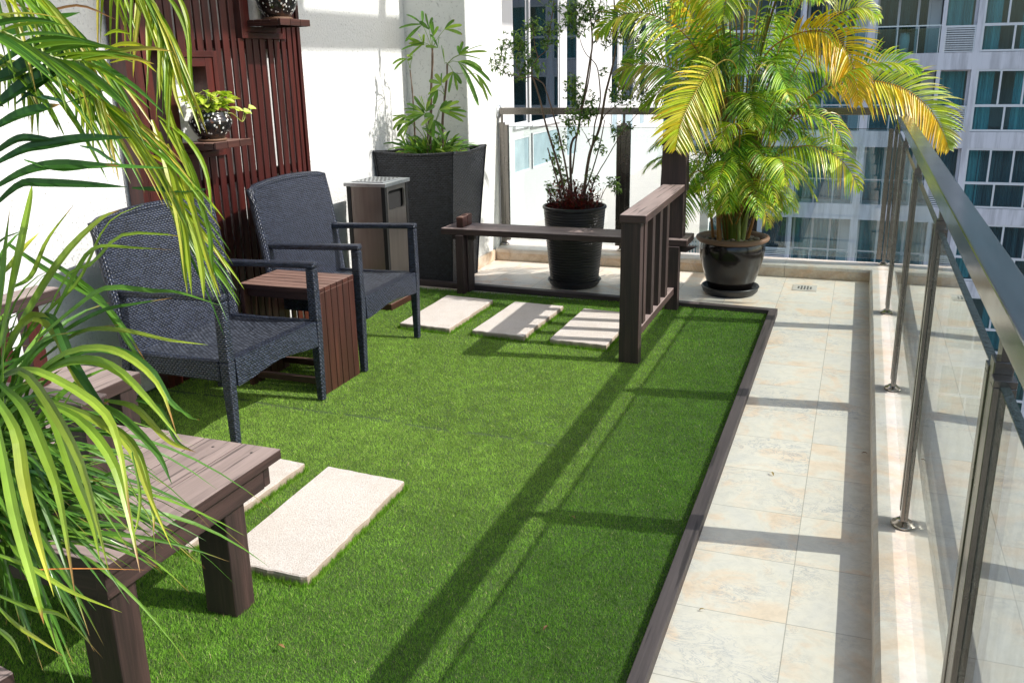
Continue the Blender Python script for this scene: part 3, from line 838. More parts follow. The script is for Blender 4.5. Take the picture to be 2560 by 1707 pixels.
y = .81; i = 0
rs = random.Random(5)
while y < 2.02:
    wd = rs.choice([.04, .046, .048, .052]); y1 = min(y + wd, 2.025)
    cuts = [(0.012, 2.6)]
    for (a, b, c, d) in (n1, n2):
        if y1 > a - .005 and y < b + .005:
            nc = []
            for (p, q) in cuts: nc += [(p, c), (d, q)] if (p < c and q > d) else [(p, q)]
            cuts = nc
    m1 = MB()
    dx = rs.choice([0, 0, .002, -.006])
    for (p, q) in cuts: m1.box(-3.012 + dx, -3.0 + dx, y, y1, p, q)
    unshift(m1, SP); bw('board', m1)
    y = y1 + rs.choice([.017, .02, .024]); i += 1
for z in (.25, .95, 1.63, 2.35):
    m1 = MB(); m1.box(-3.06, -3.031, .80, 2.03, z - .02, z + .02); unshift(m1, SP); bw('batten', m1)
for (a, b, c, d) in (n1, n2):
    m1 = MB(); t_ = .03
    x0, x1 = -3.075, -2.985
    m1.box(x0, x1, a, a + t_, c, d); m1.box(x0, x1, b - t_, b, c, d); m1.box(x0, x1, a + t_, b - t_, d - t_, d); m1.box(x0, x1, a + t_, b - t_, c, c + t_)
    x0, x1, g = -3.072, -2.992, .055
    m1.box(x0, x1, a + t_ + .001, a + t_ + g, c + t_ + .001, d - t_ - .001); m1.box(x0, x1, b - t_ - g, b - t_ - .001, c + t_ + .001, d - t_ - .001)
    m1.box(x0, x1, a + t_ + g + .001, b - t_ - g - .001, d - t_ - g * .8, d - t_ - .002); m1.box(x0, x1, a + t_ + g + .001, b - t_ - g - .001, c + t_ + .002, c + t_ + .03)
    unshift(m1, SP); bw('niche_frame', m1)
shelves = []
for (y0, y1, zt) in ((.98, 1.262, 1.172), (1.605, 1.89, 1.752)):
    m1 = MB()
    for k in range(4):
        a = -2.999 + k * .05; m1.box(a, a + .046, y0, y1, zt - .014, zt)
    m1.box(-2.995, -2.802, y0 + .002, y0 + .016, zt - .032, zt - .0145); m1.box(-2.995, -2.802, y1 - .016, y1 - .002, zt - .032, zt - .0145)
    for k in range(3): m1.box(-2.799, -2.787, y0 + k * (y1 - y0) / 3 + .002, y0 + (k + 1) * (y1 - y0) / 3 - .002, zt - .03, zt + .003)
    unshift(m1, SP); shelves.append(m1.build('shelf', M['table_wood'], sc, .0015))

# speckled pots
def speckled(name, loc_, sc_, label, tall):
    t = thing(name, label, 'plant pot', loc_)
    m1 = MB()
    m1.lathe([(0, .010), (.052, .010), (.060, .014), (.085, .045), (.103, .08), (.106, .098), (.098, .118), (.088, .128), (.09, .138), (.088, .142), (.08, .138), (.078, .12), (0, .12)] if not tall else
             [(0, .010), (.055, .010), (.062, .014), (.09, .05), (.105, .10), (.104, .14), (.09, .175), (.078, .19), (.082, .20), (.07, .20), (.068, .18), (0, .18)], n=36)
    m1.v = [(a * sc_, b * sc_, c * sc_) for a, b, c in m1.v]
    m1.build('pot', M['speckle'], t, smooth=True)
    m2 = MB(); m2.lathe([(0, 0), (.066, 0), (.075, .008), (.07, .012), (0, .0095)], n=30); m2.v = [(a * sc_, b * sc_, c * sc_) for a, b, c in m2.v]
    m2.build('saucer', M['brown_rim'], t, smooth=True)
    return t
pt1 = speckled('speckled_pot', (-2.893, 1.098, 1.174), .98, 'squat black pot with white speckles on the lower shelf', False)
pt2 = speckled('speckled_pot', (-2.893, 1.745, 1.754), 1.05, 'black speckled pot cut by the top edge of the photo on the upper shelf', True)
# lime pothos in pot 1
po = thing('pothos_plant', 'lime green trailing plant in the speckled pot on the lower shelf', 'plant', (-2.893, 1.098, 1.30))
m1 = MB(); rp = random.Random(11)
def heart(mb, p, d, up, L, col):
    d = Vector(d).normalized(); up = Vector(up)
    pts = [p + d * L * q - Vector((0, 0, L * .35 * q * q)) for q in (0, .15, .35, .6, .85, 1)]
    mb.blade(pts, L * .85, up, .35, col, prof=lambda q: max(.03, (1 - q) ** .65 * min(1, q * 6 + .15)) * 1.05)
for i in range(72):
    an = rp.uniform(0, 2 * PI); e = rp.uniform(.05, 1.3); rad = rp.uniform(.02, .085)
    b0 = Vector((0, 0, 0)); tip = Vector((math.cos(an) * rad * 1.2, math.sin(an) * rad * 1.4, .02 + .085 * math.sin(e) * rp.uniform(.6, 1.1)))
    m1.tube([b0, tip * .5 + Vector((0, 0, .02)), tip], .0018, 4, False, (.2, .3, .04))
    cc = rp.choice([(.42, .55, .05), (.52, .62, .09), (.33, .47, .04), (.6, .66, .16)])
    heart(m1, tip, (math.cos(an), math.sin(an), rp.uniform(-.1, .5)), (math.cos(an) * -.3, math.sin(an) * -.3, 1), rp.uniform(.045, .07), cc)
m1.build('foliage', M['small_leaf'], po)
m1 = MB()
vine = smooth_pts([(0.03, .06, 0), (.05, .10, .0), (.055, .135, -.022), (.06, .165, -.045), (.06, .19, -.03), (.06, .205, .0)], 16)
m1.tube(vine, .0022, 5, True, (.4, .45, .1))
for k, (dz, dy) in ((5, (.03, .0)), (9, (.045, .02)), (12, (.035, -.01)), (15, (.02, .02))):
    q = vine[k] + Vector((.005, dy, dz)); m1.tube([vine[k], q], .0015, 4, False, (.4, .45, .1)); heart(m1, q, (.3, .6, .1), (.8, 0, .6), .042, (.48, .6, .1))
for k in range(4):
    v2 = smooth_pts([(0.0, -.07, 0), (.01, -.105, .01 * k), (.03, -.12, -.01), (.03, -.10 - .01 * k, -.03)], 8); m1.tube(v2, .0012, 4, True, (.25, .2, .08))
m1.build('vine', M['small_leaf'], po)
po2 = thing('shelf_plant', 'green plant in the upper speckled pot', 'plant', (-2.893, 1.745, 1.95))
m1 = MB()
for i in range(30):
    an = rp.uniform(0, 2 * PI); rad = rp.uniform(.03, .1); tip = Vector((math.cos(an) * rad, math.sin(an) * rad, .03 + rp.uniform(0, .1)))
    m1.tube([(0, 0, 0), tip], .0018, 4, False, (.2, .3, .04)); heart(m1, tip, (math.cos(an), math.sin(an), .3), (0, 0, 1), .055, (.2, .36, .05))
m1.build('foliage', M['small_leaf'], po2)

# ------------------------------------------------------------------ wicker armchairs
def chair(label):
    t = thing('wicker_armchair', label, 'armchair', (0, 0, 0), 'dark wicker armchairs along the wall')
    H = .335
    W = 'wicker'
    # front legs continue up as arm posts
    for s_ in (-1, 1):
        y = s_ * H
        m = MB(); m.taper(-.027, y - s_ * .022, .004, .385, .016, .016, .024, .021, grain='h'); m.taper(-.027, y - s_ * .022, .3852, .634, .024, .021, .021, .02, grain='h')
        m.build('front_leg', M[W], t, .006)
        m = MB(); m.taper(-.60, y - s_ * .03, .004, .37, 0.016, .016, .023, .021, dx=.06, grain='h'); m.build('rear_leg', M[W], t, .006)
        m = MB(); m.hexa([(-.53, y - s_ * .022 - .022, .615), (-.003, y - s_ * .022 - .022, .635), (-.003, y - s_ * .022 + .022, .635), (-.53, y - s_ * .022 + .022, .615),
                          (-.53, y - s_ * .022 - .022, .645), (-.003, y - s_ * .022 - .022, .664), (-.003, y - s_ * .022 + .022, .664), (-.53, y - s_ * .022 + .022, .645)], grain='h')
        m.build('arm', M[W], t, .01, seg=3)
    # seat (slightly dished) grid
    m = MB(); nx, ny = 10, 12
    def sp(i, j):
        x = -.058 - .455 * i / nx; y = -H + .003 + (2 * H - .006) * j / ny
        d = math.sin(PI * i / nx) * math.sin(PI * j / ny)
        return Vector((x, y, .388 - .018 * d - .012 * i / nx))
    for i in range(nx):
        for j in range(ny):
            q = [sp(i, j), sp(i + 1, j), sp(i + 1, j + 1), sp(i, j + 1)]
            m.face([q[0], q[3], q[2], q[1]], [(p.y, p.x) for p in (q[0], q[3], q[2], q[1])])
    m.build('seat', M['wicker_seat'], t, smooth=True)
    # front and side aprons, the lower edge arched
    m = MB(); k = 14
    for i in range(k):
        ya = -H + .05 + (2 * H - .1) * i / k; yb = -H + .05 + (2 * H - .1) * (i + 1) / k
        za = .300 - .020 * math.cos(2 * (i / k - .5) * PI) * -1 - .02; zb = .303 + .013 * math.cos(2 * ((i + 1) / k - .5) * PI) - .013
        za = .303 + .013 * math.cos(2 * (i / k - .5) * PI) - .013
        m.hexa([(-.052, ya, za), (-.004, ya, za), (-.004, yb, zb), (-.052, yb, zb), (-.056, ya, .390), (-.008, ya, .393), (-.008, yb, .393), (-.056, yb, .390)], off=(0, 0), grain='h')
    m.build('front_apron', M[W], t)
    for s_ in (-1, 1):
        m = MB(); y = s_ * (H - .026)
        m.box(-.52, -.06, y - .016, y + .016, .30, .386, grain='h'); m.build('side_apron', M[W], t, .008)
    # backrest: curved slab
    m = MB(); nu, nv = 16, 14
    def bp(i, j, back):
        u = i / nu * 2 - 1; v = j / nv
        top = .912 + .018 * (1 - u * u)
        z = .36 + (top - .36) * v
        x = -.487 - .085 * v ** 1.3 - .030 * (1 - u * u) * (.3 + .7 * v) - (.042 if back else 0)
        y = u * (H + .006)
        return Vector((x, y, z))
    for back in (0, 1):
        for i in range(nu):
            for j in range(nv):
                q = [bp(i, j, back), bp(i + 1, j, back), bp(i + 1, j + 1, back), bp(i, j + 1, back)]
                if back: q = q[::-1]
                m.face(q, [(p.y, p.z * 1.04) for p in q])
    for i in range(nu):
        q = [bp(i, nv, 0), bp(i + 1, nv, 0), bp(i + 1, nv, 1), bp(i, nv, 1)]; m.face(q, [(p.y, p.x) for p in q])
        q = [bp(i, 0, 1), bp(i + 1, 0, 1), bp(i + 1, 0, 0), bp(i, 0, 0)]; m.face(q, [(p.y, p.x) for p in q])
    for j in range(nv):
        q = [bp(0, j, 1), bp(0, j, 0), bp(0, j + 1, 0), bp(0, j + 1, 1)]; m.face(q, [(p.x, p.z) for p in q])
        q = [bp(nu, j, 0), bp(nu, j, 1), bp(nu, j + 1, 1), bp(nu, j + 1, 0)]; m.face(q, [(p.x, p.z) for p in q])
    o = m.build('backrest', M[W], t)
    # thick woven hem round the backrest
    m = MB(); ed = [bp(0, j, 0) + Vector((-.02, 0, 0)) for j in range(0, nv + 1, 2)] + [bp(i, nv, 0) + Vector((-.02, 0, 0)) for i in range(1, nu)] + [bp(nu, j, 0) + Vector((-.02, 0, 0)) for j in range(nv, -1, -2)]
    m.tube(ed, .0225, 8); m.uv = [(a, b * .15) for a, b in m.uv]
    m.build('back_hem', M[W], o, smooth=True)
    return t
c1 = chair('wicker armchair nearest the camera, its left side behind the strap leaves'); c1.location = (-2.17, .475, .012); c1.rotation_euler.z = R(-1.5)
c2 = copy_tree(c1); c2['label'] = 'far wicker armchair between the slatted side table and the steel bin'; c2.location = (-2.175, 1.525, .012); c2.rotation_euler.z = R(0.5)

# ------------------------------------------------------------------ side table between the chairs
tb = thing('side_table', 'reddish slatted wooden cube table between the two wicker chairs', 'side table', (0, 0, 0))
x0, x1, y0, y1, zt = -2.645, -2.205, .855, 1.18, .53
n_ = 6; pw = (y1 - y0) / n_
for k in range(n_):
    a = y0 + k * pw + .0025; b = y0 + (k + 1) * pw - .0025
    m = MB(); m.box(x0, x1, a, b, zt - .022, zt); m.build('top_board', M['table_wood'], tb, .002)
    m = MB(); m.box(x1 - .024, x1 - .001, a, b, .014, zt - .0225); m.build('side_board', M['table_wood'], tb, .002)
m = MB()
for k in range(n_):
    a = y0 + k * pw + .004; b = y0 + (k + 1) * pw - .004; m.box(x0 + .002, x0 + .022, a, b, .014, zt - .0225)
m.build('back_boards', M['table_wood'], tb, .002)
for ya in (y0 + .03, y1 - .055):
    for za_, zb_ in ((zt - .065, zt - .023), (.05, .08)):
        m = MB(); m.box(x0 + .024, x1 - .026, ya, ya + .025, za_, zb_); m.build('rail', M['table_wood'], tb, .001)

# ------------------------------------------------------------------ litter bin with ashtray top
bn = thing('litter_bin', 'brushed steel litter bin with perforated ash tray lid in front of the tall planter', 'litter bin', (-2.765, 2.49, 0))
hx, hy = .135, .155
m = MB(); m.box(-hx, hx, -hy, hy, .012, .055); m.build('wooden_base', M['table_wood'], bn, .002)
m = MB(); m.box(-hx + .004, hx - .004, -hy + .004, hy - .004, .056, .094); m.build('foot', M['steel_bin'], bn, .001)
for (sx, sy) in ((-1, -1), (1, -1), (1, 1), (-1, 1)):
    m = MB(); m.box(*sorted((sx * hx, sx * (hx - .028))), *sorted((sy * hy, sy * (hy - .028))), .095, .795); m.build('corner_post', M['black_metal'], bn, .002)
m = MB()
m.box(-hx + .0285, hx - .0285, -hy + .004, -hy + .008, .10, .795); m.box(-hx + .0285, hx - .0285, hy - .008, hy - .004, .10, .795)
m.box(-hx + .004, -hx + .008, -hy + .0285, hy - .0285, .10, .795)
m.build('panel', M['steel_bin'], bn)
# front panel with a rounded slot
m = MB(); Y0, Y1, Z0, Z1 = -hy + .0285, hy - .0285, .10, .795; sa, sb, za, zb = -.108, .108, .645, .765; rc = .02
xf = hx - .004
ring = []
for (cy, cz, a0) in ((sb - rc, zb - rc, 0), (sa + rc, zb - rc, 90), (sa + rc, za + rc, 180), (sb - rc, za + rc, 270)):
    for k in range(5):
        an = R(a0 + k * 22.5); ring.append((cy + rc * math.cos(an), cz + rc * math.sin(an)))
outer = [(Y1, Z1), (Y0, Z1), (Y0, Z0), (Y1, Z0)]
for q in range(4):
    seg = ring[q * 5:q * 5 + 5]
    for a, b in zip(seg, seg[1:]): m.face([(xf, *outer[q]), (xf, *b), (xf, *a)])
    nx_ = ring[((q + 1) * 5) % 20]; m.face([(xf, *outer[q]), (xf, *outer[(q + 1) % 4]), (xf, *nx_), (xf, *seg[-1])])
for a, b in zip(ring, ring[1:] + ring[:1]): m.face([(xf, *a), (xf, *b), (xf - .012, *b), (xf - .012, *a)])
m.build('front_panel', M['steel_bin'], bn)
m = MB(); m.box(-hx + .02, hx - .03, -hy + .02, hy - .02, .1, .79); m.build('liner', M['dark_inside'], bn)
m = MB(); m.box(-hx - .012, hx + .012, -hy - .012, hy + .012, .796, .818)
lid = m.build('lid', M['steel_top'], bn, .002)
m = MB(); m.box(-hx + .022, hx - .022, -hy + .03, hy - .03, .8185, .824); m.build('ash_tray', M['steel_top'], lid, .002)
m = MB()
for i in range(7):
    for j in range(8):
        cx, cy = -.085 + i * .028 + (j % 2) * .008, -.10 + j * .028
        m.lathe([(0, .8246), (.0085, .8246), (.0085, .8243)], (cx, cy, 0), 10)
m.build('ash_hole', M['dark_inside'], lid)

# ------------------------------------------------------------------ tall wicker planter and its plant
pl = thing('wicker_planter', 'tall tapered square planter of dark woven wicker in the corner', 'planter', (-2.775, 3.325, 0))
m = MB(); nn = 12; H_, a0, a1 = .94, .228, .297
def pp(side, i, j):
    u = i / nn * 2 - 1; v = j / nn; h = a0 + (a1 - a0) * v ** 1.15
    z = .003 + v * (H_ - .003)
    if j > nn * .5: z -= (1 - abs(u) ** 1.6) * .020 * (v - .5) * 2
    x, y = u * h, -h - 0.0
    y += (1 - u * u) * .012 * v
    for _ in range(side): x, y = -y, x
    return Vector((x, y, z))
for sd in range(4):
    for i in range(nn):
        for j in range(nn):
            q = [pp(sd, i, j), pp(sd, i + 1, j), pp(sd, i + 1, j + 1), pp(sd, i, j + 1)]
            m.face(q, [((i + k) / nn * .55 + sd * .55, p.z) for k, p in zip((0, 1, 1, 0), q)])
m.build('wicker_shell', M['wicker_dark'], pl)
m = MB()
for sd in range(4):
    m.tube([pp(sd, i, nn) + Vector((0, 0, .0)) for i in range(nn + 1)], .011, 8)
    m.tube([pp(sd, 0, j) for j in range(nn + 1)], .008, 6)
m.uv = [(a, b * .06) for a, b in m.uv]
m.build('rim', M['wicker_dark'], pl, smooth=True)
m = MB(); m.lathe([(.20, .80), (.225, .90), (.232, .905), (.232, .915), (.215, .915), (.21, .90), (.205, .885)], (0.0, 0, 0), 36); m.build('inner_pot', M['terracotta'], pl, smooth=True)
m = MB(); m.lathe([(0, .885), (.206, .885)], n=24); m.box(-.27, .27, -.27, .27, .80, .83); m.build('soil', M['soil'], pl)
m = MB()
for k in range(60):
    an = rp.uniform(0, 2 * PI); r_ = .19 * math.sqrt(rp.random()); s_ = rp.uniform(.008, .018)
    m.taper(math.cos(an) * r_, math.sin(an) * r_, .884, .884 + s_, s_, s_ * .8, s_ * .5, s_ * .5)
m.build('clay_chips', M['terracotta'], pl)

lp = thing('lady_palm', 'lady palm with thin brown stems and fan leaves in the wicker planter', 'plant', (-2.775, 3.325, .885))
P0 = Vector(lp.location)
def rel(p, o): return Vector(p) - Vector(o.location)
ml = MB(); mst = MB()
def fan(hub, centre_dir, n_, spread, L, wd, cols, droop=.25, up=(0, -.3, 1)):
    # n blades fanned about centre_dir (image-like directions: x right, z up, y depth)
    c = Vector(centre_dir).normalized(); upv = Vector(up); side = c.cross(upv)
    if side.length < .1: side = c.cross(Vector((0, 1, 0)))
    side.normalize()
    for i in range(n_):
        t_ = (i / (n_ - 1) - .5) if n_ > 1 else 0
        an = t_ * spread * 1.45 + rp.uniform(-.12, .12)
        d = (c * math.cos(an) + side * math.sin(an)).normalized()
        l_ = L * rp.uniform(.8, 1.08) * (1 - .35 * abs(t_) * 1.2)
        pts = [hub + d * l_ * q + Vector((0, 0, -droop * l_ * q * q)) for q in (0, .2, .45, .7, .9, 1)]
        cc = rp.choice(cols)
        ml.blade([p for p in pts], wd * .82 * rp.uniform(.8, 1.15), Vector(upv) + Vector((rp.uniform(-1.2, 1.2), rp.uniform(-.6, .8), rp.uniform(-1, 1))), .3, cc,
                 tuple(x * .9 for x in cc), prof=lambda q: min(1, q * 2.2 + .12) * (1 if q < .75 else max(.2, 1 - (q - .75) * 3)))
G1 = [(.12, .26, .035), (.2, .34, .05), (.28, .42, .06), (.09, .2, .03)]
def stem(pxs, Y, r0, r1, mb=None, n_=18, matcol=None):
    pts = smooth_pts([rel(ony(a, b, Y), lp) for a, b in pxs], n_)
    (mb or mst).tube(pts, [r0 + (r1 - r0) * i / (n_ - 1) + rp.uniform(-.0012, .0012) for i in range(n_)], 7, col=matcol); return pts
stem([(1075, 375), (1077, 300), (1078, 220), (1081, 160), (1081, 120)], 3.30, .0095, .007)
stem([(1108, 375), (1106, 310), (1111, 250), (1117, 195), (1118, 160)], 3.27, .009, .006)
stem([(1038, 375), (1036, 310), (1031, 230), (1025, 175)], 3.36, .008, .004)
stem([(1069, 385), (1070, 340), (1072, 300)], 3.22, .007, .005)
def petiole(a, b, Y0, Y1):
    p, q = rel(ony(*a, Y0), lp), rel(ony(*b, Y1), lp)
    ml.tube([p, (p + q) / 2 + Vector((0, 0, .01)), q], [.0028, .0022, .0018], 5, False, (.2, .3, .07)); return q
def fanpx(hubfrom, hub, dpx, n_, spread, Lpx, wpx, Y, cols=G1, droop=.2, Y0=None):
    h = petiole(hubfrom, hub, Y0 or 3.30, Y)
    sc_ = (Y - CAM.y) / 2281 * 1.06
    d = Vector((dpx[0], rp.uniform(-.35, .35) * math.hypot(*dpx), -dpx[1]))
    fan(h, d, n_, spread, Lpx * sc_, wpx * sc_, cols, droop, (0, -1, .25))
top1, top2 = (1080, 122), (1118, 160)
fanpx(top1, (1056, 62), (-45, -20), 4, 1.4, 62, 10, 3.25)
fanpx(top1, (1073, 75), (-12, -50), 3, .6, 55, 11, 3.25)
fanpx(top1, (1083, 92), (10, -50), 3, .5, 55, 9, 3.22)
fanpx(top1, (1111, 74), (45, -20), 3, .6, 62, 10, 3.2)
fanpx(top1, (1060, 113), (-20, -28), 4, .9, 46, 14, 3.2)
fanpx(top1, (1062, 108), (-60, 5), 3, .5, 58, 7, 3.2)
fanpx(top1, (1095, 120), (-20, -30), 3, .8, 45, 9, 3.18)
fanpx(top2, (1148, 137), (20, -35), 4, .9, 42, 10, 3.2, Y0=3.27)
fanpx(top2, (1150, 138), (60, -18), 3, .4, 80, 9, 3.15, Y0=3.27)
fanpx(top2, (1112, 160), (-5, -60), 2, .2, 66, 8, 3.2, Y0=3.27)
fanpx(top2, (1133, 180), (-5, 40), 4, 1.2, 45, 12, 3.15, Y0=3.27)
fanpx(top2, (1145, 155), (50, 12), 4, .8, 90, 13, 3.12, Y0=3.27, droop=.6)
fanpx((1112, 240), (1104, 212), (-40, -30), 4, 1.2, 48, 12, 3.15, Y0=3.27)
fanpx((1112, 240), (1095, 225), (-35, 30), 3, .8, 45, 12, 3.12, Y0=3.27)
fanpx((1118, 190), (1190, 185), (30, 25), 2, .25, 60, 9, 3.1, Y0=3.27, droop=.7)
fanpx((1025, 172), (1031, 145), (-10, -8), 3, 1.2, 16, 12, 3.3, Y0=3.36)
fanpx((1025, 172), (1017, 148), (-50, 0), 2, .3, 48, 8, 3.3, Y0=3.36, droop=.5)
for (hx_, hy_, dx_, dy_, n_, spr, L_, w_, Y_) in [(1062, 283, -40, -30, 5, .9, 75, 12, 3.15), (1060, 287, -70, -8, 4, .7, 85, 10, 3.12), (1065, 280, 10, -60, 4, 1.0, 55, 12, 3.15),
        (1100, 278, 60, -8, 5, .6, 75, 10, 3.12), (1098, 275, 50, -25, 4, .6, 60, 9, 3.12), (1025, 305, -40, 10, 4, 1.2, 60, 12, 3.15), (1015, 290, -60, 20, 4, .8, 60, 11, 3.2),
        (1085, 290, -25, 15, 3, .9, 45, 14, 3.08), (1055, 320, 50, 20, 4, .9, 60, 9, 3.1), (1085, 300, 20, 40, 3, .7, 50, 12, 3.08)]:
    fanpx((1072, 360), (hx_, hy_), (dx_, dy_), n_, spr, L_, w_, Y_)
for k in range(150):   # low strap leaves filling the rim
    a = rp.uniform(0, 2 * PI); r_ = rp.uniform(.02, .17); b0 = Vector((math.cos(a) * r_, math.sin(a) * r_, .0))
    a2 = a + rp.uniform(-.6, .6); e = rp.uniform(.65, 1.45); L = rp.uniform(.16, .36)
    d = Vector((math.cos(a2) * math.cos(e), math.sin(a2) * math.cos(e), math.sin(e)))
    ml.blade([b0 + d * L * q + Vector((0, 0, -.5 * L * q * q)) for q in (0, .2, .45, .7, .9, 1)], rp.uniform(.014, .024), (rp.uniform(-1, 1), -1, .6), .3, rp.choice(G1 + [(.06, .15, .02)]))
mst.build('stem', M['bark'], lp, smooth=True)
ml.build('foliage', M['leaf'], lp)

# ------------------------------------------------------------------ far bench with slatted arm panel and lantern post
fb = thing('garden_bench', 'low dark bench with slatted arm panel and notched post at the far lawn edge', 'bench', (0, 0, 0))
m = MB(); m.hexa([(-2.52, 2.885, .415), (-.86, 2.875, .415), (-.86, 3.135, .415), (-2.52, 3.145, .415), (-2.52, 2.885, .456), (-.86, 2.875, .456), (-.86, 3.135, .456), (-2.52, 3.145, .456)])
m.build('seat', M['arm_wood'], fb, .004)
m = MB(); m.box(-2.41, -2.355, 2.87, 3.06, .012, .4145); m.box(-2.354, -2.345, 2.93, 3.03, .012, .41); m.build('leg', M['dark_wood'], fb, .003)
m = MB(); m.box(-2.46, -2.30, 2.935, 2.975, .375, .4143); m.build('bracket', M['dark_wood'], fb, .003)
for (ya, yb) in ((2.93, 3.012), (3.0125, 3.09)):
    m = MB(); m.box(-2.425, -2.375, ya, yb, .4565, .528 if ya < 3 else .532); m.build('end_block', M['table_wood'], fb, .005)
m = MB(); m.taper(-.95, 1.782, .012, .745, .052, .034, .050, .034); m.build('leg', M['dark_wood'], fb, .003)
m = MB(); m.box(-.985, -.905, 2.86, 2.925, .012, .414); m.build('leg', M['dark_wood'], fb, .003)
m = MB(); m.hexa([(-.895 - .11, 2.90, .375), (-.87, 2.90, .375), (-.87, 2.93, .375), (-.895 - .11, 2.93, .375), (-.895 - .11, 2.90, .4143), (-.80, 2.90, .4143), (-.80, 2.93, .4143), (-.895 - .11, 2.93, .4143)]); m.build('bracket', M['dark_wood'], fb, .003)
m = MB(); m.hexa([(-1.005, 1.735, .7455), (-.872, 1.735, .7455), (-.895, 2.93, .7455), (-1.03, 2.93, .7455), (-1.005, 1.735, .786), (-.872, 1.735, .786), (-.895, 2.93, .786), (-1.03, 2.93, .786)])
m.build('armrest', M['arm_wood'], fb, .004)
m = MB(); m.box(-.968, -.928, 1.818, 2.858, .115, .158); m.build('bottom_rail', M['arm_wood'], fb, .003)
for yb in (2.03, 2.23, 2.43, 2.63):
    m = MB(); m.box(-.964, -.932, yb - .032, yb + .032, .1585, .745); m.build('baluster', M['dark_wood'], fb, .002)
m = MB(); m.taper(-.968, 2.985, .457, .742, .068, .052, .066, .05); m.taper(-.968, 2.985, .7425, 1.0, .080, .053, .072, .05)
m.box(-1.022, -.912, 2.945, 3.03, 1.0005, 1.016); m.box(-1.045, -.885, 2.935, 3.04, 1.0165, 1.044)
m.box(-1.022, -.912, 2.945, 3.03, 1.0445, 1.06); m.box(-1.042, -.888, 2.935, 3.04, 1.0605, 1.09); m.box(-1.018, -.914, 2.95, 3.025, 1.0905, 1.11)
m.taper(-.966, 2.985, 1.1105, 1.175, .068, .048, .06, .045)
m.build('lantern_post', M['dark_wood'], fb, .003)
m = MB(); m.taper(-.985, 2.985, 1.1755, 1.184, .122, .10, .118, .096); m.taper(-.982, 2.985, 1.1845, 1.208, .105, .085, .05, .04); m.taper(-.975, 2.985, 1.2085, 1.235, .034, .03, .032, .028)
m.build('lantern_roof', M['dark_wood'], fb, .002)

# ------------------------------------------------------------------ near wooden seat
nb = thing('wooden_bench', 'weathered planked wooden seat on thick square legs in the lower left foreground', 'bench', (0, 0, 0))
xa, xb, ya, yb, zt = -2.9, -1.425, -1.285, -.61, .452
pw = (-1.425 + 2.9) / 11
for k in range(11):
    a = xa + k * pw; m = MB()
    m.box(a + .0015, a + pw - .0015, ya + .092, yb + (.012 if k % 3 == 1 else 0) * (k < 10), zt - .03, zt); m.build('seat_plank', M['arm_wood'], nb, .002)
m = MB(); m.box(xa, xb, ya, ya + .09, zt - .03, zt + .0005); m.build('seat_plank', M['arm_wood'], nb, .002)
m = MB(); m.box(xb - .052, xb - .022, ya + .003, yb - .065, zt - .10, zt - .0305); m.build('apron', M['dark_wood'], nb, .002)
m = MB(); m.box(xb - .10, xb - .022, yb - .064, yb - .035, zt - .098, zt - .0305); m.build('apron_end', M['dark_wood'], nb, .003)
m = MB(); m.box(xa, xb - .054, ya + .006, ya + .036, zt - .10, zt - .0306); m.build('apron', M['dark_wood'], nb, .002)
m = MB(); m.box(xa, xb - .101, yb - .064, yb - .035, zt - .098, zt - .0305); m.build('apron', M['dark_wood'], nb, .002)
for (cx, cy) in ((-1.522, -.787), (-1.432 - .0, -1.262), (-2.55, -.80), (-2.5, -1.2)):
    m = MB(); w_ = .052
    if cy < -1.25: cx, cy = -1.532 + .0, -1.205
    m.box(cx - w_, cx + w_, cy - .043, cy + .043, .012, zt - .0307 if cx < -2 else zt - .031); m.build('leg', M['dark_wood'], nb, .004)
m = MB(); m.taper(-1.555, -1.175, zt + .001, .80, .052, .04, .05, .04); m.build('corner_post', M['dark_wood'], nb, .004)
m = MB(); m.box(-2.62, -2.51, -.62, -.30, .745, .79); m.build('armrest', M['arm_wood'], nb, .004)
for yk_ in (-.40, -.53):
    m = MB(); m.box(-2.585, -2.545, yk_ - .03, yk_ + .03, zt + .001, .7445); m.build('baluster', M['red_wood'], nb, .002)
m = MB(); m.box(-2.72, -2.34, -.608, -.16, .40, .448); m.build('side_plank', M['arm_wood'], nb, .004)
m = MB(); m.box(-2.42, -2.35, -.26, -.18, .012, .3995); m.build('leg', M['dark_wood'], nb, .004)
m = MB(); m.box(-3.0, -1.61, -1.215, -1.145, .76, .80); m.build('back_rail', M['dark_wood'], nb, .004)
for k in range(9):
    m = MB(); m.box(-2.9 + k * .145, -2.84 + k * .145, -1.20, -1.165, zt + .001, .7595); m.build('back_slat', M['red_wood'], nb, .002)
for k in range(6, 11):
    for yq in (ya + .045, yb - .05):
        m = MB(); m.lathe([(0, .0004), (.0045, .0004), (.0045, 0)], (xa + (k + .5) * pw, yq, zt + (.0006 if yq < -1 else 0)), 8); m.build('screw', M['black_metal'], nb)
# rotated plank end in the bottom left corner
ps = thing('wooden_plank_seat', 'grey plank end of a low wooden stool in the bottom left corner', 'stool', (-1.45, -1.68, 0), rz=R(-10))
m = MB(); 
m.box(-.16, .05, -.20, .10, .36, .395); m.build('seat', M['arm_wood'], ps, .003)
for (a, b) in ((-.13, -.17), (.02, -.17), (-.13, .06)):
    m = MB(); m.box(a - .02, a + .02, b - .02, b + .02, .012, .3595); m.build('leg', M['dark_wood'], ps, .003)

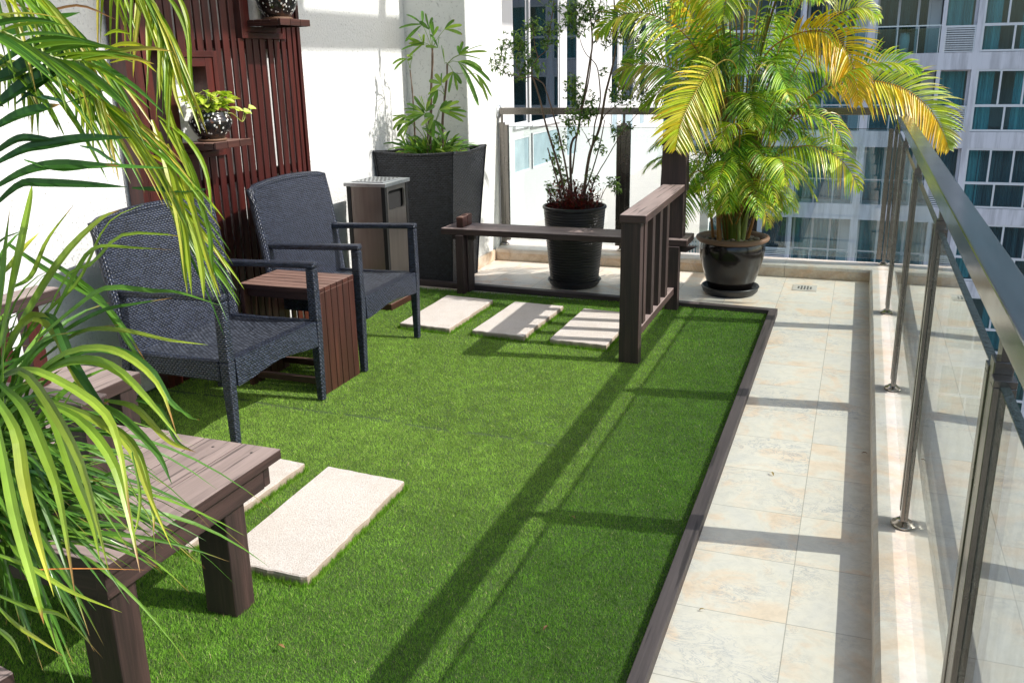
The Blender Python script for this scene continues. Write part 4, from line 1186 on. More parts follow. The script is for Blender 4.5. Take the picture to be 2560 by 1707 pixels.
# ------------------------------------------------------------------ black ribbed pot with nandina
np_ = thing('ribbed_pot', 'black ribbed plastic pot on a saucer behind the low bench', 'plant pot', (-1.73, 3.385, 0))
prof = [(0, .03), (.155, .03), (.160, .04)]
k = 26
for i in range(k):
    z = .05 + i * (.49 / k); r_ = .160 + .052 * (z / .55) ** .8
    prof += [(r_ + .0028, z + .004), (r_ + .0028, z + .011), (r_, z + .0145)]
prof += [(.214, .545), (.221, .55), (.221, .563), (.214, .568), (.205, .565), (.200, .53), (0, .525)]
m = MB(); m.lathe(prof, n=56); m.build('pot', M['black_plastic'], np_, smooth=False)
m = MB(); m.lathe([(0, .003), (.155, .003), (.172, .02), (.186, .045), (.190, .048), (.186, .052), (.176, .046), (.166, .028), (0, .026)], n=48); m.build('saucer', M['black_plastic'], np_, smooth=True)
m = MB(); m.lathe([(0, .532), (.2, .531)], n=24); m.build('soil', M['soil'], np_)

nd = thing('potted_shrub', 'open shrub with bare brown stems and small green leaflets in the ribbed pot', 'shrub', (-1.73, 3.385, .53))
mbk = MB(); mlf = MB()
def nstem(pxs, r0, r1, Y0=3.385, Y1=3.385, n_=None):
    n_ = n_ or len(pxs) * 3
    L = len(pxs)
    pts = smooth_pts([rel(ony(a, b, Y0 + (Y1 - Y0) * i / (L - 1)), nd) for i, (a, b) in enumerate(pxs)], n_)
    mbk.tube(pts, [r0 + (r1 - r0) * i / (n_ - 1) for i in range(n_)], 6); return pts
BR = [
 ([(1418, 520), (1402, 440), (1390, 395), (1376, 349), (1363, 306), (1350, 250), (1339, 214), (1330, 191)], .0085, .0055, 3.36, 3.30),
 ([(1330, 191), (1331, 170), (1340, 152), (1350, 140), (1366, 125), (1372, 90), (1378, 56)], .0045, .0018, 3.30, 3.28),
 ([(1345, 143), (1337, 115), (1334, 85), (1330, 60)], .0035, .0016, 3.30, 3.26),
 ([(1330, 192), (1310, 195), (1289, 191), (1261, 182), (1243, 166), (1235, 140)], .0035, .0015, 3.30, 3.25),
 ([(1243, 168), (1255, 130), (1262, 105)], .0018, .001, 3.25, 3.22), ([(1300, 190), (1290, 160), (1300, 120), (1308, 100)], .002, .001, 3.28, 3.2),
 ([(1430, 520), (1415, 420), (1396, 331), (1387, 300), (1378, 268), (1366, 230), (1357, 209), (1335, 195)], .007, .004, 3.34, 3.31),
 ([(1440, 520), (1429, 479), (1426, 385), (1432, 350), (1444, 335), (1451, 284), (1460, 240), (1467, 201), (1475, 150), (1481, 110), (1477, 50), (1471, 0), (1468, -40)], .010, .004, 3.39, 3.42),
 ([(1430, 435), (1442, 340), (1456, 270), (1470, 210), (1478, 150), (1480, 80)], .006, .003, 3.38, 3.36),
 ([(1460, 520), (1462, 470), (1468, 420), (1477, 375), (1490, 345), (1501, 311), (1508, 270), (1514, 234), (1524, 195), (1531, 167), (1539, 124), (1541, 70), (1535, 0), (1540, -40)], .012, .004, 3.40, 3.40),
 ([(1478, 380), (1484, 340), (1487, 311), (1495, 280), (1501, 248), (1498, 200), (1492, 167), (1480, 150), (1467, 138), (1455, 115), (1445, 80)], .006, .002, 3.42, 3.45),
 ([(1470, 520), (1481, 465), (1500, 425), (1514, 402), (1541, 355), (1568, 315), (1601, 278), (1635, 251)], .005, .0018, 3.36, 3.20),
 ([(1506, 300), (1515, 285), (1541, 264), (1560, 250), (1585, 231), (1600, 215)], .004, .0015, 3.40, 3.45),
 ([(1483, 107), (1497, 95), (1514, 84), (1540, 78), (1568, 67), (1590, 52), (1608, 43), (1650, 33), (1690, 30)], .004, .0015, 3.4, 3.35),
 ([(1455, 500), (1480, 430), (1500, 360), (1512, 300)], .006, .003, 3.44, 3.42),
 ([(1405, 500), (1390, 440), (1378, 400), (1369, 370)], .006, .004, 3.33, 3.30),
 ([(1531, 197), (1548, 180), (1575, 160), (1600, 150)], .003, .001, 3.42, 3.5),
 ([(1478, 370), (1465, 340), (1455, 325)], .003, .0015, 3.3, 3.3),
 ([(1500, 500), (1515, 470), (1532, 455)], .003, .0012, 3.33, 3.28), ([(1517, 40), (1517, 0), (1518, -30)], .003, .002, 3.4, 3.4)]
for b in BR: nstem(*b)
for bb in ([(1471, 0), (1465, -60), (1450, -140), (1440, -220)], [(1535, 0), (1545, -80), (1560, -160), (1580, -240)], [(1480, 80), (1500, 10), (1510, -80), (1505, -180)], [(1378, 56), (1385, 0), (1395, -80), (1390, -140)]):
    nstem(bb, .004, .0015)
GN = [(.10, .2, .03), (.15, .27, .045), (.075, .15, .03), (.22, .34, .06), (.05, .11, .025)]
def nleaf(c, r_, n_, cols=GN, sz=.034):
    for i in range(n_):
        o = Vector((rp.gauss(0, 1), rp.gauss(0, 1), rp.gauss(0, 1))).normalized() * r_ * rp.random() ** .5
        p = c + o
        if o.length > .02 and rp.random() < .35: mlf.tube([c + o * .25, p], .0009, 3, False, (.16, .14, .06))
        d = Vector((rp.uniform(-1, 1), rp.uniform(-1, 1), rp.uniform(-.5, .7))).normalized(); cc = rp.choice(cols)
        for q in range(3):
            d2 = (d + Vector((rp.uniform(-.9, .9), rp.uniform(-.9, .9), rp.uniform(-.7, .5)))).normalized(); L = sz * rp.uniform(.6, 1.25)
            mlf.blade([p, p + d2 * L * .5, p + d2 * L + Vector((0, 0, -L * .2))], L * .38, (rp.uniform(-.5, .5), rp.uniform(-.8, .3), 1), .2, cc, prof=lambda t: (.15, 1, .05)[int(round(t * 2))])
CL = [(1258, 150, 26, 16), (1262, 108, 20, 10), (1245, 165, 18, 8), (1292, 105, 24, 22), (1310, 130, 30, 30), (1320, 165, 26, 24), (1300, 185, 24, 18), (1330, 68, 24, 26), (1375, 78, 26, 26), (1368, 110, 20, 14),
      (1345, 170, 16, 8), (1440, 25, 34, 46), (1425, 60, 28, 26), (1470, 22, 30, 30), (1445, 70, 22, 18), (1500, 40, 22, 16), (1436, 208, 20, 22), (1430, 235, 22, 24), (1450, 265, 24, 24), (1458, 292, 20, 16), (1425, 305, 26, 30),
      (1400, 355, 20, 16), (1385, 400, 18, 12), (1395, 430, 18, 12), (1410, 445, 14, 8), (1378, 470, 16, 8), (1470, 250, 22, 18), (1478, 285, 20, 14), (1546, 215, 20, 18), (1540, 245, 18, 12), (1565, 72, 34, 34), (1580, 95, 24, 18), (1535, 75, 20, 10),
      (1545, 325, 16, 12), (1565, 318, 14, 8), (1500, 372, 16, 8), (1530, 455, 16, 12), (1545, 475, 10, 6), (1512, 180, 12, 5), (1570, 248, 24, 18), (1600, 215, 26, 16), (1610, 245, 20, 10), (1488, 345, 12, 5), (1480, 440, 16, 8), (1625, 60, 24, 14), (1600, 30, 24, 14),
      (1520, 105, 22, 12), (1505, 20, 20, 10), (1590, 150, 20, 10), (1450, -60, 50, 40), (1450, -150, 50, 40), (1550, -70, 50, 40), (1570, -180, 50, 40), (1505, -110, 50, 40), (1395, -70, 45, 30), (1390, -140, 40, 30), (1380, -10, 35, 24), (1500, -220, 50, 30)]
for (a, b, r_, n_) in CL: nleaf(rel(ony(a, b, 3.36 + rp.uniform(-.08, .08)), nd), r_ * .0030 * 1.1, int(n_ * 2.4))
mbk.build('trunk', M['bark'], nd, smooth=True)
mlf.build('foliage', M['small_leaf'], nd)
rd = thing('red_ground_cover', 'dark red leaved plants round the shrub stems in the ribbed pot', 'plant', (-1.73, 3.385, .53))
mlf = MB()
for i in range(190):
    a = rp.uniform(0, 2 * PI); r_ = .185 * math.sqrt(rp.random()); b0 = Vector((math.cos(a) * r_, math.sin(a) * r_, 0)); h = rp.uniform(.07, .2)
    mlf.tube([b0, b0 + Vector((rp.uniform(-.02, .02), rp.uniform(-.02, .02), h))], .0012, 3, False, (.1, .02, .015))
    for k in range(7):
        p = b0 + Vector((0, 0, h * (k + 1) / 7)); d = Vector((rp.uniform(-1, 1), rp.uniform(-1, 1), rp.uniform(0, .8))).normalized(); L = rp.uniform(.022, .038)
        mlf.blade([p, p + d * L * .5, p + d * L], L * .5, (0, 0, 1), .2, rp.choice([(.17, .016, .014), (.24, .028, .02), (.08, .012, .010), (.09, .06, .02)]), prof=lambda t: (.2, 1, .05)[int(round(t * 2))])
mlf.build('foliage', M['small_leaf'], rd)

# ------------------------------------------------------------------ palm pot and areca palm
pp_ = thing('glazed_pot', 'large dark brown glazed pot with a thick rim on a saucer on the tiles', 'plant pot', (-.66, 3.47, 0))
m = MB(); m.lathe([(0, .035), (.13, .035), (.145, .045), (.165, .10), (.19, .18), (.208, .25), (.216, .30), (.213, .335), (.206, .352)], n=56); m.build('pot', M['black_gloss'], pp_, smooth=True)
m = MB(); m.lathe([(.206, .352), (.222, .356), (.236, .366), (.24, .378), (.236, .388), (.224, .392), (.212, .386), (.205, .372), (.20, .345)], n=56); m.build('rim', M['brown_rim'], pp_, smooth=True)
m = MB(); m.lathe([(0, .003), (.165, .003), (.182, .02), (.188, .042), (.192, .048), (.188, .056), (.178, .054), (.172, .034), (0, .032)], n=48); m.build('saucer', M['black_plastic'], pp_, smooth=True)
m = MB(); m.lathe([(0, .352), (.202, .35)], n=30); m.build('soil', M['soil'], pp_)
for i in range(46):
    a = rp.uniform(0, 2 * PI); r_ = .18 * math.sqrt(rp.uniform(.15, 1)); s_ = rp.uniform(.012, .028)
    pm = MB(); ph = [(0, -.6), (.55, -.55), (.9, -.25), (1, 0), (.85, .35), (.45, .6), (0, .68)]
    pm.lathe([(q * s_, z * s_ * .8) for q, z in ph], n=10)
    o = pm.build('pebble', M['pebble'], pp_, smooth=True); o.location = (math.cos(a) * r_, math.sin(a) * r_, .36 + rp.uniform(0, .008)); o.scale = (1, rp.uniform(.6, 1), 1); o.rotation_euler = (0, 0, rp.uniform(0, 3))

YEL = [(.62, .40, .012), (.74, .50, .02), (.55, .44, .015), (.66, .58, .06)]
LIM = [(.31, .43, .02), (.42, .50, .022), (.23, .38, .018), (.52, .55, .05)]
GRN = [(.16, .33, .018), (.24, .42, .022), (.32, .48, .025), (.11, .26, .018)]
DRK = [(.03, .09, .012), (.05, .13, .018), (.07, .17, .02)]
INN0 = [(.07, .19, .014), (.16, .32, .02)]
def frond(name, parent, pts, nl, L, wd, cols, droop=.5, start=.18, vee=.25, rach=.006, colr=(.35, .2, .04), up=None, cols_b=None, fwd=.55, seed=0, endl=.45):
    rn = random.Random(seed * 31 + nl); nl = int(nl * .74); L *= 1.12; wd *= .80
    P = smooth_pts(pts, 40); m = MB()
    m.tube(P, [rach * (1 - .82 * i / 39) for i in range(40)], 6, True, colr)
    for i in range(nl):
        t = start + (1 - start) * (i + .5) / nl; fi = t * 39; k = min(int(fi), 38); p = P[k].lerp(P[k + 1], fi - k)
        T = (P[min(k + 2, 39)] - P[max(k - 1, 0)]).normalized()
        U = Vector(up) if up else Vector((0, 0, 1))
        if up is None and abs(T.z) > .93: U = Vector((0.5, -.5, .6))
        Sd = T.cross(U).normalized(); Nn = Sd.cross(T).normalized()
        q = (t - start) / (1 - start)
        ll = L * (math.sin(PI * min(.97, .16 + .80 * q)) ** .75) * (1 - (1 - endl) * q * q)
        for sgn in (-1, 1):
            f2 = fwd + .6 * q * q
            d = (T * f2 + Sd * sgn + Nn * vee + Vector((rn.uniform(-.1, .1), rn.uniform(-.1, .1), rn.uniform(-.08, .08)))).normalized()
            l_ = ll * rn.uniform(.85, 1.12); n_ = 6
            dd = droop * rn.uniform(.75, 1.25)
            pts_ = []
            for j in range(n_):
                s_ = j / (n_ - 1); pts_.append(p + d * l_ * s_ * (1 - .18 * dd * s_) + Vector((0, 0, -dd * l_ * s_ * s_ * .75)))
            cs = (cols_b if (cols_b and sgn > 0) else cols); cc = rn.choice(cs); tipc = tuple(min(1, x * rn.uniform(.9, 1.25)) for x in cc)
            if rn.random() < .08: tipc = (.45, .26, .06)
            m.blade(pts_, wd * rn.uniform(.8, 1.15), Nn + Vector((0, 0, .2)), .35, cc, tipc)
    return m.build(name, M['leaf'], parent)
AP0 = Vector((-.66, 3.47, .36))
pa = thing('areca_palm', 'large yellow green areca palm arching out of the glazed pot beside the railing', 'palm', AP0)
def pf(pxs, *a, **k):       # pxs: (px, py, y)
    return frond('frond', pa, [Vector(ony(x_, y_, Y_)) - AP0 for x_, y_, Y_ in pxs], *a, **k)
base = (1828, 560, 3.47)
# canes
for i, (bx, tx, ty, Y_, r_) in enumerate([(1800, 1790, 480, 3.42, .014), (1816, 1808, 430, 3.5, .018), (1840, 1850, 440, 3.52, .02), (1856, 1875, 470, 3.45, .015), (1785, 1770, 490, 3.46, .009), (1826, 1830, 400, 3.46, .016), (1868, 1900, 480, 3.5, .011), (1848, 1846, 500, 3.38, .010)]):
    m = MB(); p0 = Vector(ony(bx, 572, Y_)) - AP0; p0.z = -.01; p1 = Vector(ony(tx, ty, Y_)) - AP0
    m.tube(smooth_pts([p0, p0.lerp(p1, .5) + Vector((.004, 0, 0)), p1], 10), [r_ * (1.25 - .5 * j / 9) for j in range(10)], 10)
    m.build('cane', M['stem_green' if i % 2 else 'stem_orange'], pa, smooth=True)
Lr = .27
pf([(1815, 540, 3.45), (1836, 300, 3.4), (1842, 180, 3.3), (1815, 150, 3.1), (1770, 185, 2.95), (1730, 245, 2.86), (1702, 310, 2.80), (1690, 372, 2.76)], 62, .25, .020, [YEL[3], YEL[2], LIM[3], LIM[1]], .35, .50, .1, up=(.3, -1, .15), seed=1, endl=.6, colr=(.55, .4, .06))
pf([(1835, 540, 3.5), (1862, 300, 3.5), (1890, 185, 3.48), (1925, 125, 3.44), (1975, 92, 3.40), (2030, 78, 3.36), (2085, 92, 3.32), (2120, 130, 3.29), (2138, 190, 3.27), (2146, 262, 3.26)], 62, .27, .021, YEL[:3], .5, .45, .42, up=(0, -.8, .6), seed=2, colr=(.5, .2, .03))
pf([(1850, 540, 3.5), (1900, 400, 3.5), (1980, 275, 3.5), (2060, 225, 3.48), (2130, 205, 3.45), (2200, 205, 3.42), (2265, 225, 3.40), (2320, 268, 3.38), (2355, 325, 3.37), (2372, 372, 3.37)], 84, .29, .021, [(.40, .50, .10), (.52, .58, .18), LIM[1]], .4, .34, .28, cols_b=YEL[:2] + [YEL[3]], up=(0, -.75, .65), seed=3, colr=(.5, .25, .03))
pf([(1850, 540, 3.45), (1930, 370, 3.4), (1990, 280, 3.36), (2050, 225, 3.33), (2120, 180, 3.3), (2190, 158, 3.3), (2250, 160, 3.3), (2300, 180, 3.3)], 60, .27, .018, GRN + LIM, .45, .3, .7, up=(0, -.6, .8), seed=4)
pf([(1828, 540, 3.5), (1836, 300, 3.48), (1842, 120, 3.42), (1838, 30, 3.36), (1834, -30, 3.25), (1828, -40, 3.1), (1815, 0, 3.0), (1808, 50, 2.95)], 50, .26, .018, LIM + [(.5, .58, .18)], .6, .42, .2, seed=5)
pf([(1815, 540, 3.5), (1806, 300, 3.5), (1790, 190, 3.5), (1765, 110, 3.5), (1735, 50, 3.48), (1705, 5, 3.45), (1670, -25, 3.4)], 58, .27, .020, YEL + LIM, .5, .35, .5, up=(.3, -.7, .5), seed=6, colr=(.55, .3, .04))
pf([(1812, 540, 3.45), (1798, 300, 3.42), (1765, 170, 3.38), (1710, 85, 3.34), (1650, 45, 3.3), (1590, 32, 3.26), (1530, 50, 3.22), (1490, 90, 3.2)], 66, .29, .020, GRN + LIM + YEL[3:], .55, .3, .4, up=(0, -.7, .7), seed=7)
pf([(1812, 540, 3.4), (1790, 380, 3.36), (1750, 250, 3.32), (1700, 185, 3.3), (1640, 160, 3.28), (1580, 165, 3.26), (1540, 195, 3.25)], 62, .27, .018, GRN + [LIM[0], (.35, .3, .06)], .6, .34, .2, up=(0, -.7, .7), seed=8)
pf([(1850, 540, 3.42), (1900, 440, 3.36), (1950, 385, 3.3), (2010, 365, 3.25), (2070, 378, 3.22), (2120, 420, 3.2), (2150, 475, 3.2)], 44, .23, .017, LIM + [YEL[3]], .75, .3, .35, up=(0, -.6, .8), seed=9)
pf([(1845, 540, 3.38), (1880, 450, 3.3), (1915, 405, 3.2), (1945, 395, 3.1), (1960, 415, 3.02), (1962, 460, 2.98)], 34, .2, .015, LIM, .6, .35, .2, seed=10)
pf([(1840, 560, 3.38), (1868, 505, 3.3), (1890, 492, 3.22), (1910, 515, 3.16), (1922, 570, 3.14)], 30, .17, .014, LIM + YEL[3:], .5, .3, .2, seed=11)
pf([(1800, 545, 3.36), (1780, 470, 3.28), (1755, 430, 3.2), (1728, 440, 3.12), (1712, 500, 3.08), (1706, 575, 3.06)], 40, .19, .015, GRN, .35, .35, .2, up=(.3, -1, .3), seed=12)
pf([(1825, 545, 3.4), (1840, 420, 3.3), (1850, 345, 3.2), (1840, 312, 3.1), (1815, 320, 3.02), (1800, 370, 2.98)], 36, .21, .015, LIM, .5, .4, .2, seed=13)
pf([(1838, 545, 3.4), (1880, 380, 3.35), (1915, 290, 3.28), (1945, 240, 3.2), (1965, 225, 3.1), (1975, 250, 3.02)], 34, .19, .013, GRN + LIM, .7, .4, .2, seed=14)
pf([(1850, 545, 3.5), (1900, 300, 3.52), (1945, 130, 3.54), (1990, 30, 3.56), (2040, -40, 3.58), (2110, -60, 3.6)], 44, .26, .018, LIM + GRN, .5, .3, .5, seed=15)
pf([(1850, 545, 3.45), (1920, 330, 3.42), (1990, 170, 3.4), (2050, 80, 3.38), (2110, 30, 3.36), (2160, 20, 3.35), (2200, 45, 3.35)], 46, .24, .017, LIM + [(.5, .58, .18)], .7, .32, .4, up=(0, -.6, .8), seed=16)
pf([(1825, 545, 3.55), (1810, 300, 3.6), (1780, 120, 3.64), (1740, 0, 3.66), (1700, -60, 3.68)], 40, .25, .018, GRN + LIM, .5, .35, .5, seed=17)
pf([(1855, 545, 3.5), (1920, 450, 3.5), (1990, 390, 3.52), (2050, 400, 3.54), (2080, 440, 3.55)], 36, .2, .015, GRN, .8, .3, .3, seed=18)
pf([(1855, 545, 3.5), (1915, 380, 3.5), (1985, 300, 3.5), (2050, 290, 3.5), (2095, 330, 3.5), (2110, 380, 3.5)], 38, .2, .015, GRN + LIM, .8, .3, .3, up=(0, -.6, .8), seed=19)
pf([(1805, 545, 3.38), (1780, 420, 3.34), (1745, 350, 3.3), (1700, 340, 3.26), (1675, 385, 3.24)], 34, .18, .014, DRK + GRN, .5, .35, .2, seed=20)
pf([(1810, 545, 3.5), (1760, 440, 3.5), (1690, 395, 3.48), (1640, 400, 3.46), (1610, 430, 3.45)], 34, .15, .012, GRN + [LIM[0], (.35, .3, .06)], .6, .5, .3, seed=21)
pf([(1830, 560, 3.34), (1800, 480, 3.2), (1770, 455, 3.08), (1745, 480, 3.0)], 26, .14, .012, GRN + LIM, .5, .35, .2, seed=22)
pf([(1815, 540, 3.5), (1795, 320, 3.52), (1760, 200, 3.54), (1700, 120, 3.56), (1640, 100, 3.58), (1590, 120, 3.6), (1560, 160, 3.6)], 56, .26, .018, GRN + INN0, .7, .3, .3, up=(0, -.6, .8), seed=31)
pf([(1815, 540, 3.42), (1795, 340, 3.38), (1760, 262, 3.34), (1700, 225, 3.3), (1640, 235, 3.26), (1600, 270, 3.24)], 50, .2, .016, GRN + LIM[:1], .7, .3, .3, up=(0, -.6, .8), seed=32)
pf([(1815, 540, 3.5), (1790, 260, 3.5), (1740, 90, 3.5), (1670, 0, 3.5), (1600, -20, 3.5), (1540, 20, 3.5)], 56, .27, .019, YEL[2:] + LIM, .6, .3, .3, up=(0, -.6, .8), seed=33)
rf = random.Random(21)
def rfrond(an, H1, out, drop, nl, L, cols, k, rach=.0042, colr=None, droop=.6, y0=.04):
    c, s_ = math.cos(an), math.sin(an)
    P = [Vector((c * .05, s_ * .05, 0)), Vector((c * .11, s_ * .11 + y0 * .6, H1 * .6)), Vector((c * (.11 + out * .42), s_ * (.11 + out * .42) + y0, H1)),
         Vector((c * (.11 + out * .8), s_ * (.11 + out * .8) + y0, H1 * (1 - drop * .12))), Vector((c * (.12 + out * 1.08), s_ * (.12 + out * 1.08) + y0, H1 * (1 - drop * .5)))]
    frond('frond', pa, P, nl, L, .0155, cols, droop, .4, .3, rach=rach, seed=k, colr=colr or rf.choice([(.30, .16, .03), (.2, .26, .04), (.15, .2, .03)]))
INN = [(.11, .27, .016), (.17, .34, .02), (.24, .40, .022), (.06, .17, .012)]
for i in range(46):
    an = rf.uniform(0, 2 * PI); H1 = rf.uniform(.45, 1.4); out = rf.uniform(.12, .46)
    if math.sin(an) < -.2 and math.cos(an) < .3: out *= .55
    rfrond(an, H1, out, rf.uniform(.2, .5), 34, rf.uniform(.17, .24), INN if rf.random() < .4 else GRN[:3] + LIM, 40 + i)
for i in range(22):     # tall fronds, most of them above the picture
    an = rf.uniform(0, 2 * PI); rfrond(an, rf.uniform(1.55, 2.05), rf.uniform(.25, .62), rf.uniform(.1, .3), 44, rf.uniform(.22, .28), GRN[1:3] + LIM + YEL[3:], 140 + i, .0055, y0=.08)
for i in range(26):     # low skirt round the pot
    an = rf.uniform(0, 2 * PI)
    rfrond(an, rf.uniform(.30, .62), rf.uniform(.20, .40), rf.uniform(.5, 1.0), 30, rf.uniform(.13, .18), GRN[:3] + LIM, 240 + i, .0032, y0=0, droop=.7)

# ------------------------------------------------------------------ foreground palm (top left)
BP = Vector((-1.75, -1.55, 0))
fp = thing('feather_palm', 'feather palm fronds with long drooping leaflets hanging into the top left corner', 'palm', BP)
m = MB(); pbase = Vector((-1.95, -1.75, 0)) - BP
m.tube(smooth_pts([pbase, pbase + Vector((.02, .03, .7)), pbase + Vector((.05, .05, 1.4))], 12), .03, 10); m.build('cane', M['stem_green'], fp, smooth=True)
crown = Vector((-1.9, -1.70, 1.4)) - BP
def lf(mb, pxs, wpx, col, col2=None, D=None, upv=(0, 0, 1), fold=.3, twist=0, prof=None):
    L = len(pxs); P = []
    for p in pxs:
        P.append(at(p[0], p[1], p[2] if len(p) > 2 else D) - BP)
    pts = smooth_pts(P, max(9, L * 3)); Dm = pxs[0][2] if len(pxs[0]) > 2 else D
    mb.blade(pts, wpx * Dm / 2281, upv, fold, col, col2, twist=twist, prof=prof)
back = -(CM @ Vector((0, 0, -1)))     # leaves face roughly toward the open side
def rach(pxs, r0, name, leaves):
    P = smooth_pts([at(*p) - BP for p in pxs], 30); P0_ = smooth_pts([crown, (crown + P[0]) / 2 + Vector((0, 0, .2)), P[0]], 8)
    m = MB(); m.tube(P0_[:-1] + P, [r0 * 1.4] * 7 + [r0 * (1 - .8 * i / 29) for i in range(30)], 7, True, (.2, .25, .04)); leaves(m, P)
    return m.build(name, M['leaf'], fp)
r1 = random.Random(77)
YG = [(.16, .26, .010), (.25, .33, .012), (.11, .22, .010), (.34, .36, .015)]
MG = [(.05, .15, .015), (.09, .21, .018), (.15, .28, .022)]
def auto_leaves(dirfn, n_, cols, wd, t0=.05, t1=1.0, jit=12):
    def f(m, P):
        for i in range(n_):
            t = t0 + (t1 - t0) * i / (n_ - 1); fi = t * 29; k = min(int(fi), 28); p = P[k].lerp(P[k + 1], fi - k)
            for sd in (-1, 1):
                d, L, dr = dirfn(t, sd)
                d = (CM @ Vector((d[0], -d[1], d[2] if len(d) > 2 else 0))).normalized(); d += Vector((r1.uniform(-.08, .08), r1.uniform(-.08, .08), r1.uniform(-.08, .08))); d.normalize()
                L *= r1.uniform(.85, 1.12)
                pts = [p + d * L * s_ * (1 - .15 * s_) + Vector((0, 0, -dr * L * s_ * s_)) for s_ in (0, .15, .3, .45, .6, .75, .9, 1)]
                cc = r1.choice(cols); c2 = r1.choice(cols)
                if r1.random() < .15: c2 = (.42, .3, .06)
                m.blade(pts, wd * r1.uniform(.7, 1.2), back + Vector((r1.uniform(-.4, .4), r1.uniform(-.4, .4), r1.uniform(-.1, .8))), .35, cc, c2, twist=r1.uniform(-.6, .6))
    return f
# F-A: main arching frond from left edge to (530,750)
rach([(-60, 150, 1.25), (60, 165, 1.27), (140, 200, 1.3), (220, 240, 1.33), (300, 300, 1.36), (360, 370, 1.39), (400, 450, 1.41), (430, 530, 1.43), (450, 600, 1.44)], .006, 'frond',
     auto_leaves(lambda t, sd: ((.95, (.15 + .55 * t) if sd > 0 else (.75 + .5 * t), .25), .165 - .02 * t, .34), 26, YG + MG[:2], .0062, .15, .98))
# F-B: frond hanging from the top edge to (480, 260) then long drooping to 280
rach([(250, -90, 1.3), (330, -50, 1.3), (385, 10, 1.3), (415, 80, 1.3), (430, 140, 1.3)], .004, 'frond',
     auto_leaves(lambda t, sd: ((.25 + .25 * sd, .9, .2), .12, .25), 20, YG, .0062, .0, 1.0))
# F-C: frond at (120-260, 0-180), hanging down right
rach([(-40, -60, 1.15), (60, -40, 1.17), (130, 20, 1.2), (190, 90, 1.22), (230, 160, 1.24)], .005, 'frond',
     auto_leaves(lambda t, sd: ((.6 + .3 * sd, .75, .1), .13, .35), 22, YG + MG, .006, .0, 1.0))
# F-D: dark underside frond at left, leaflets to the right
rach([(-80, 60, 1.1), (20, 90, 1.12), (90, 130, 1.14), (160, 150, 1.16), (225, 150, 1.18)], .005, 'frond',
     auto_leaves(lambda t, sd: ((1, .15 + .35 * sd, .2), .13, .2), 12, MG + [(.05, .13, .02)] + YG[:1], .008, .0, 1.0))
# F-E : hanging tail at (170-270, 200-290)
rach([(60, 60, 1.3), (150, 60, 1.3), (190, 110, 1.3), (215, 180, 1.3), (235, 240, 1.3)], .004, 'frond',
     auto_leaves(lambda t, sd: ((.25 + .3 * sd, .95, .1), .085, .2), 20, YG + MG[1:], .008, .2, 1.0))
# F-F: small leaflets hanging at (20-120, 180-310)
rach([(-40, 120, 1.35), (20, 150, 1.35), (70, 190, 1.35), (100, 230, 1.35)], .003, 'frond',
     auto_leaves(lambda t, sd: ((.3 + .3 * sd, .95, .1), .07, .2), 14, YG + MG[1:], .006, .0, 1.0))
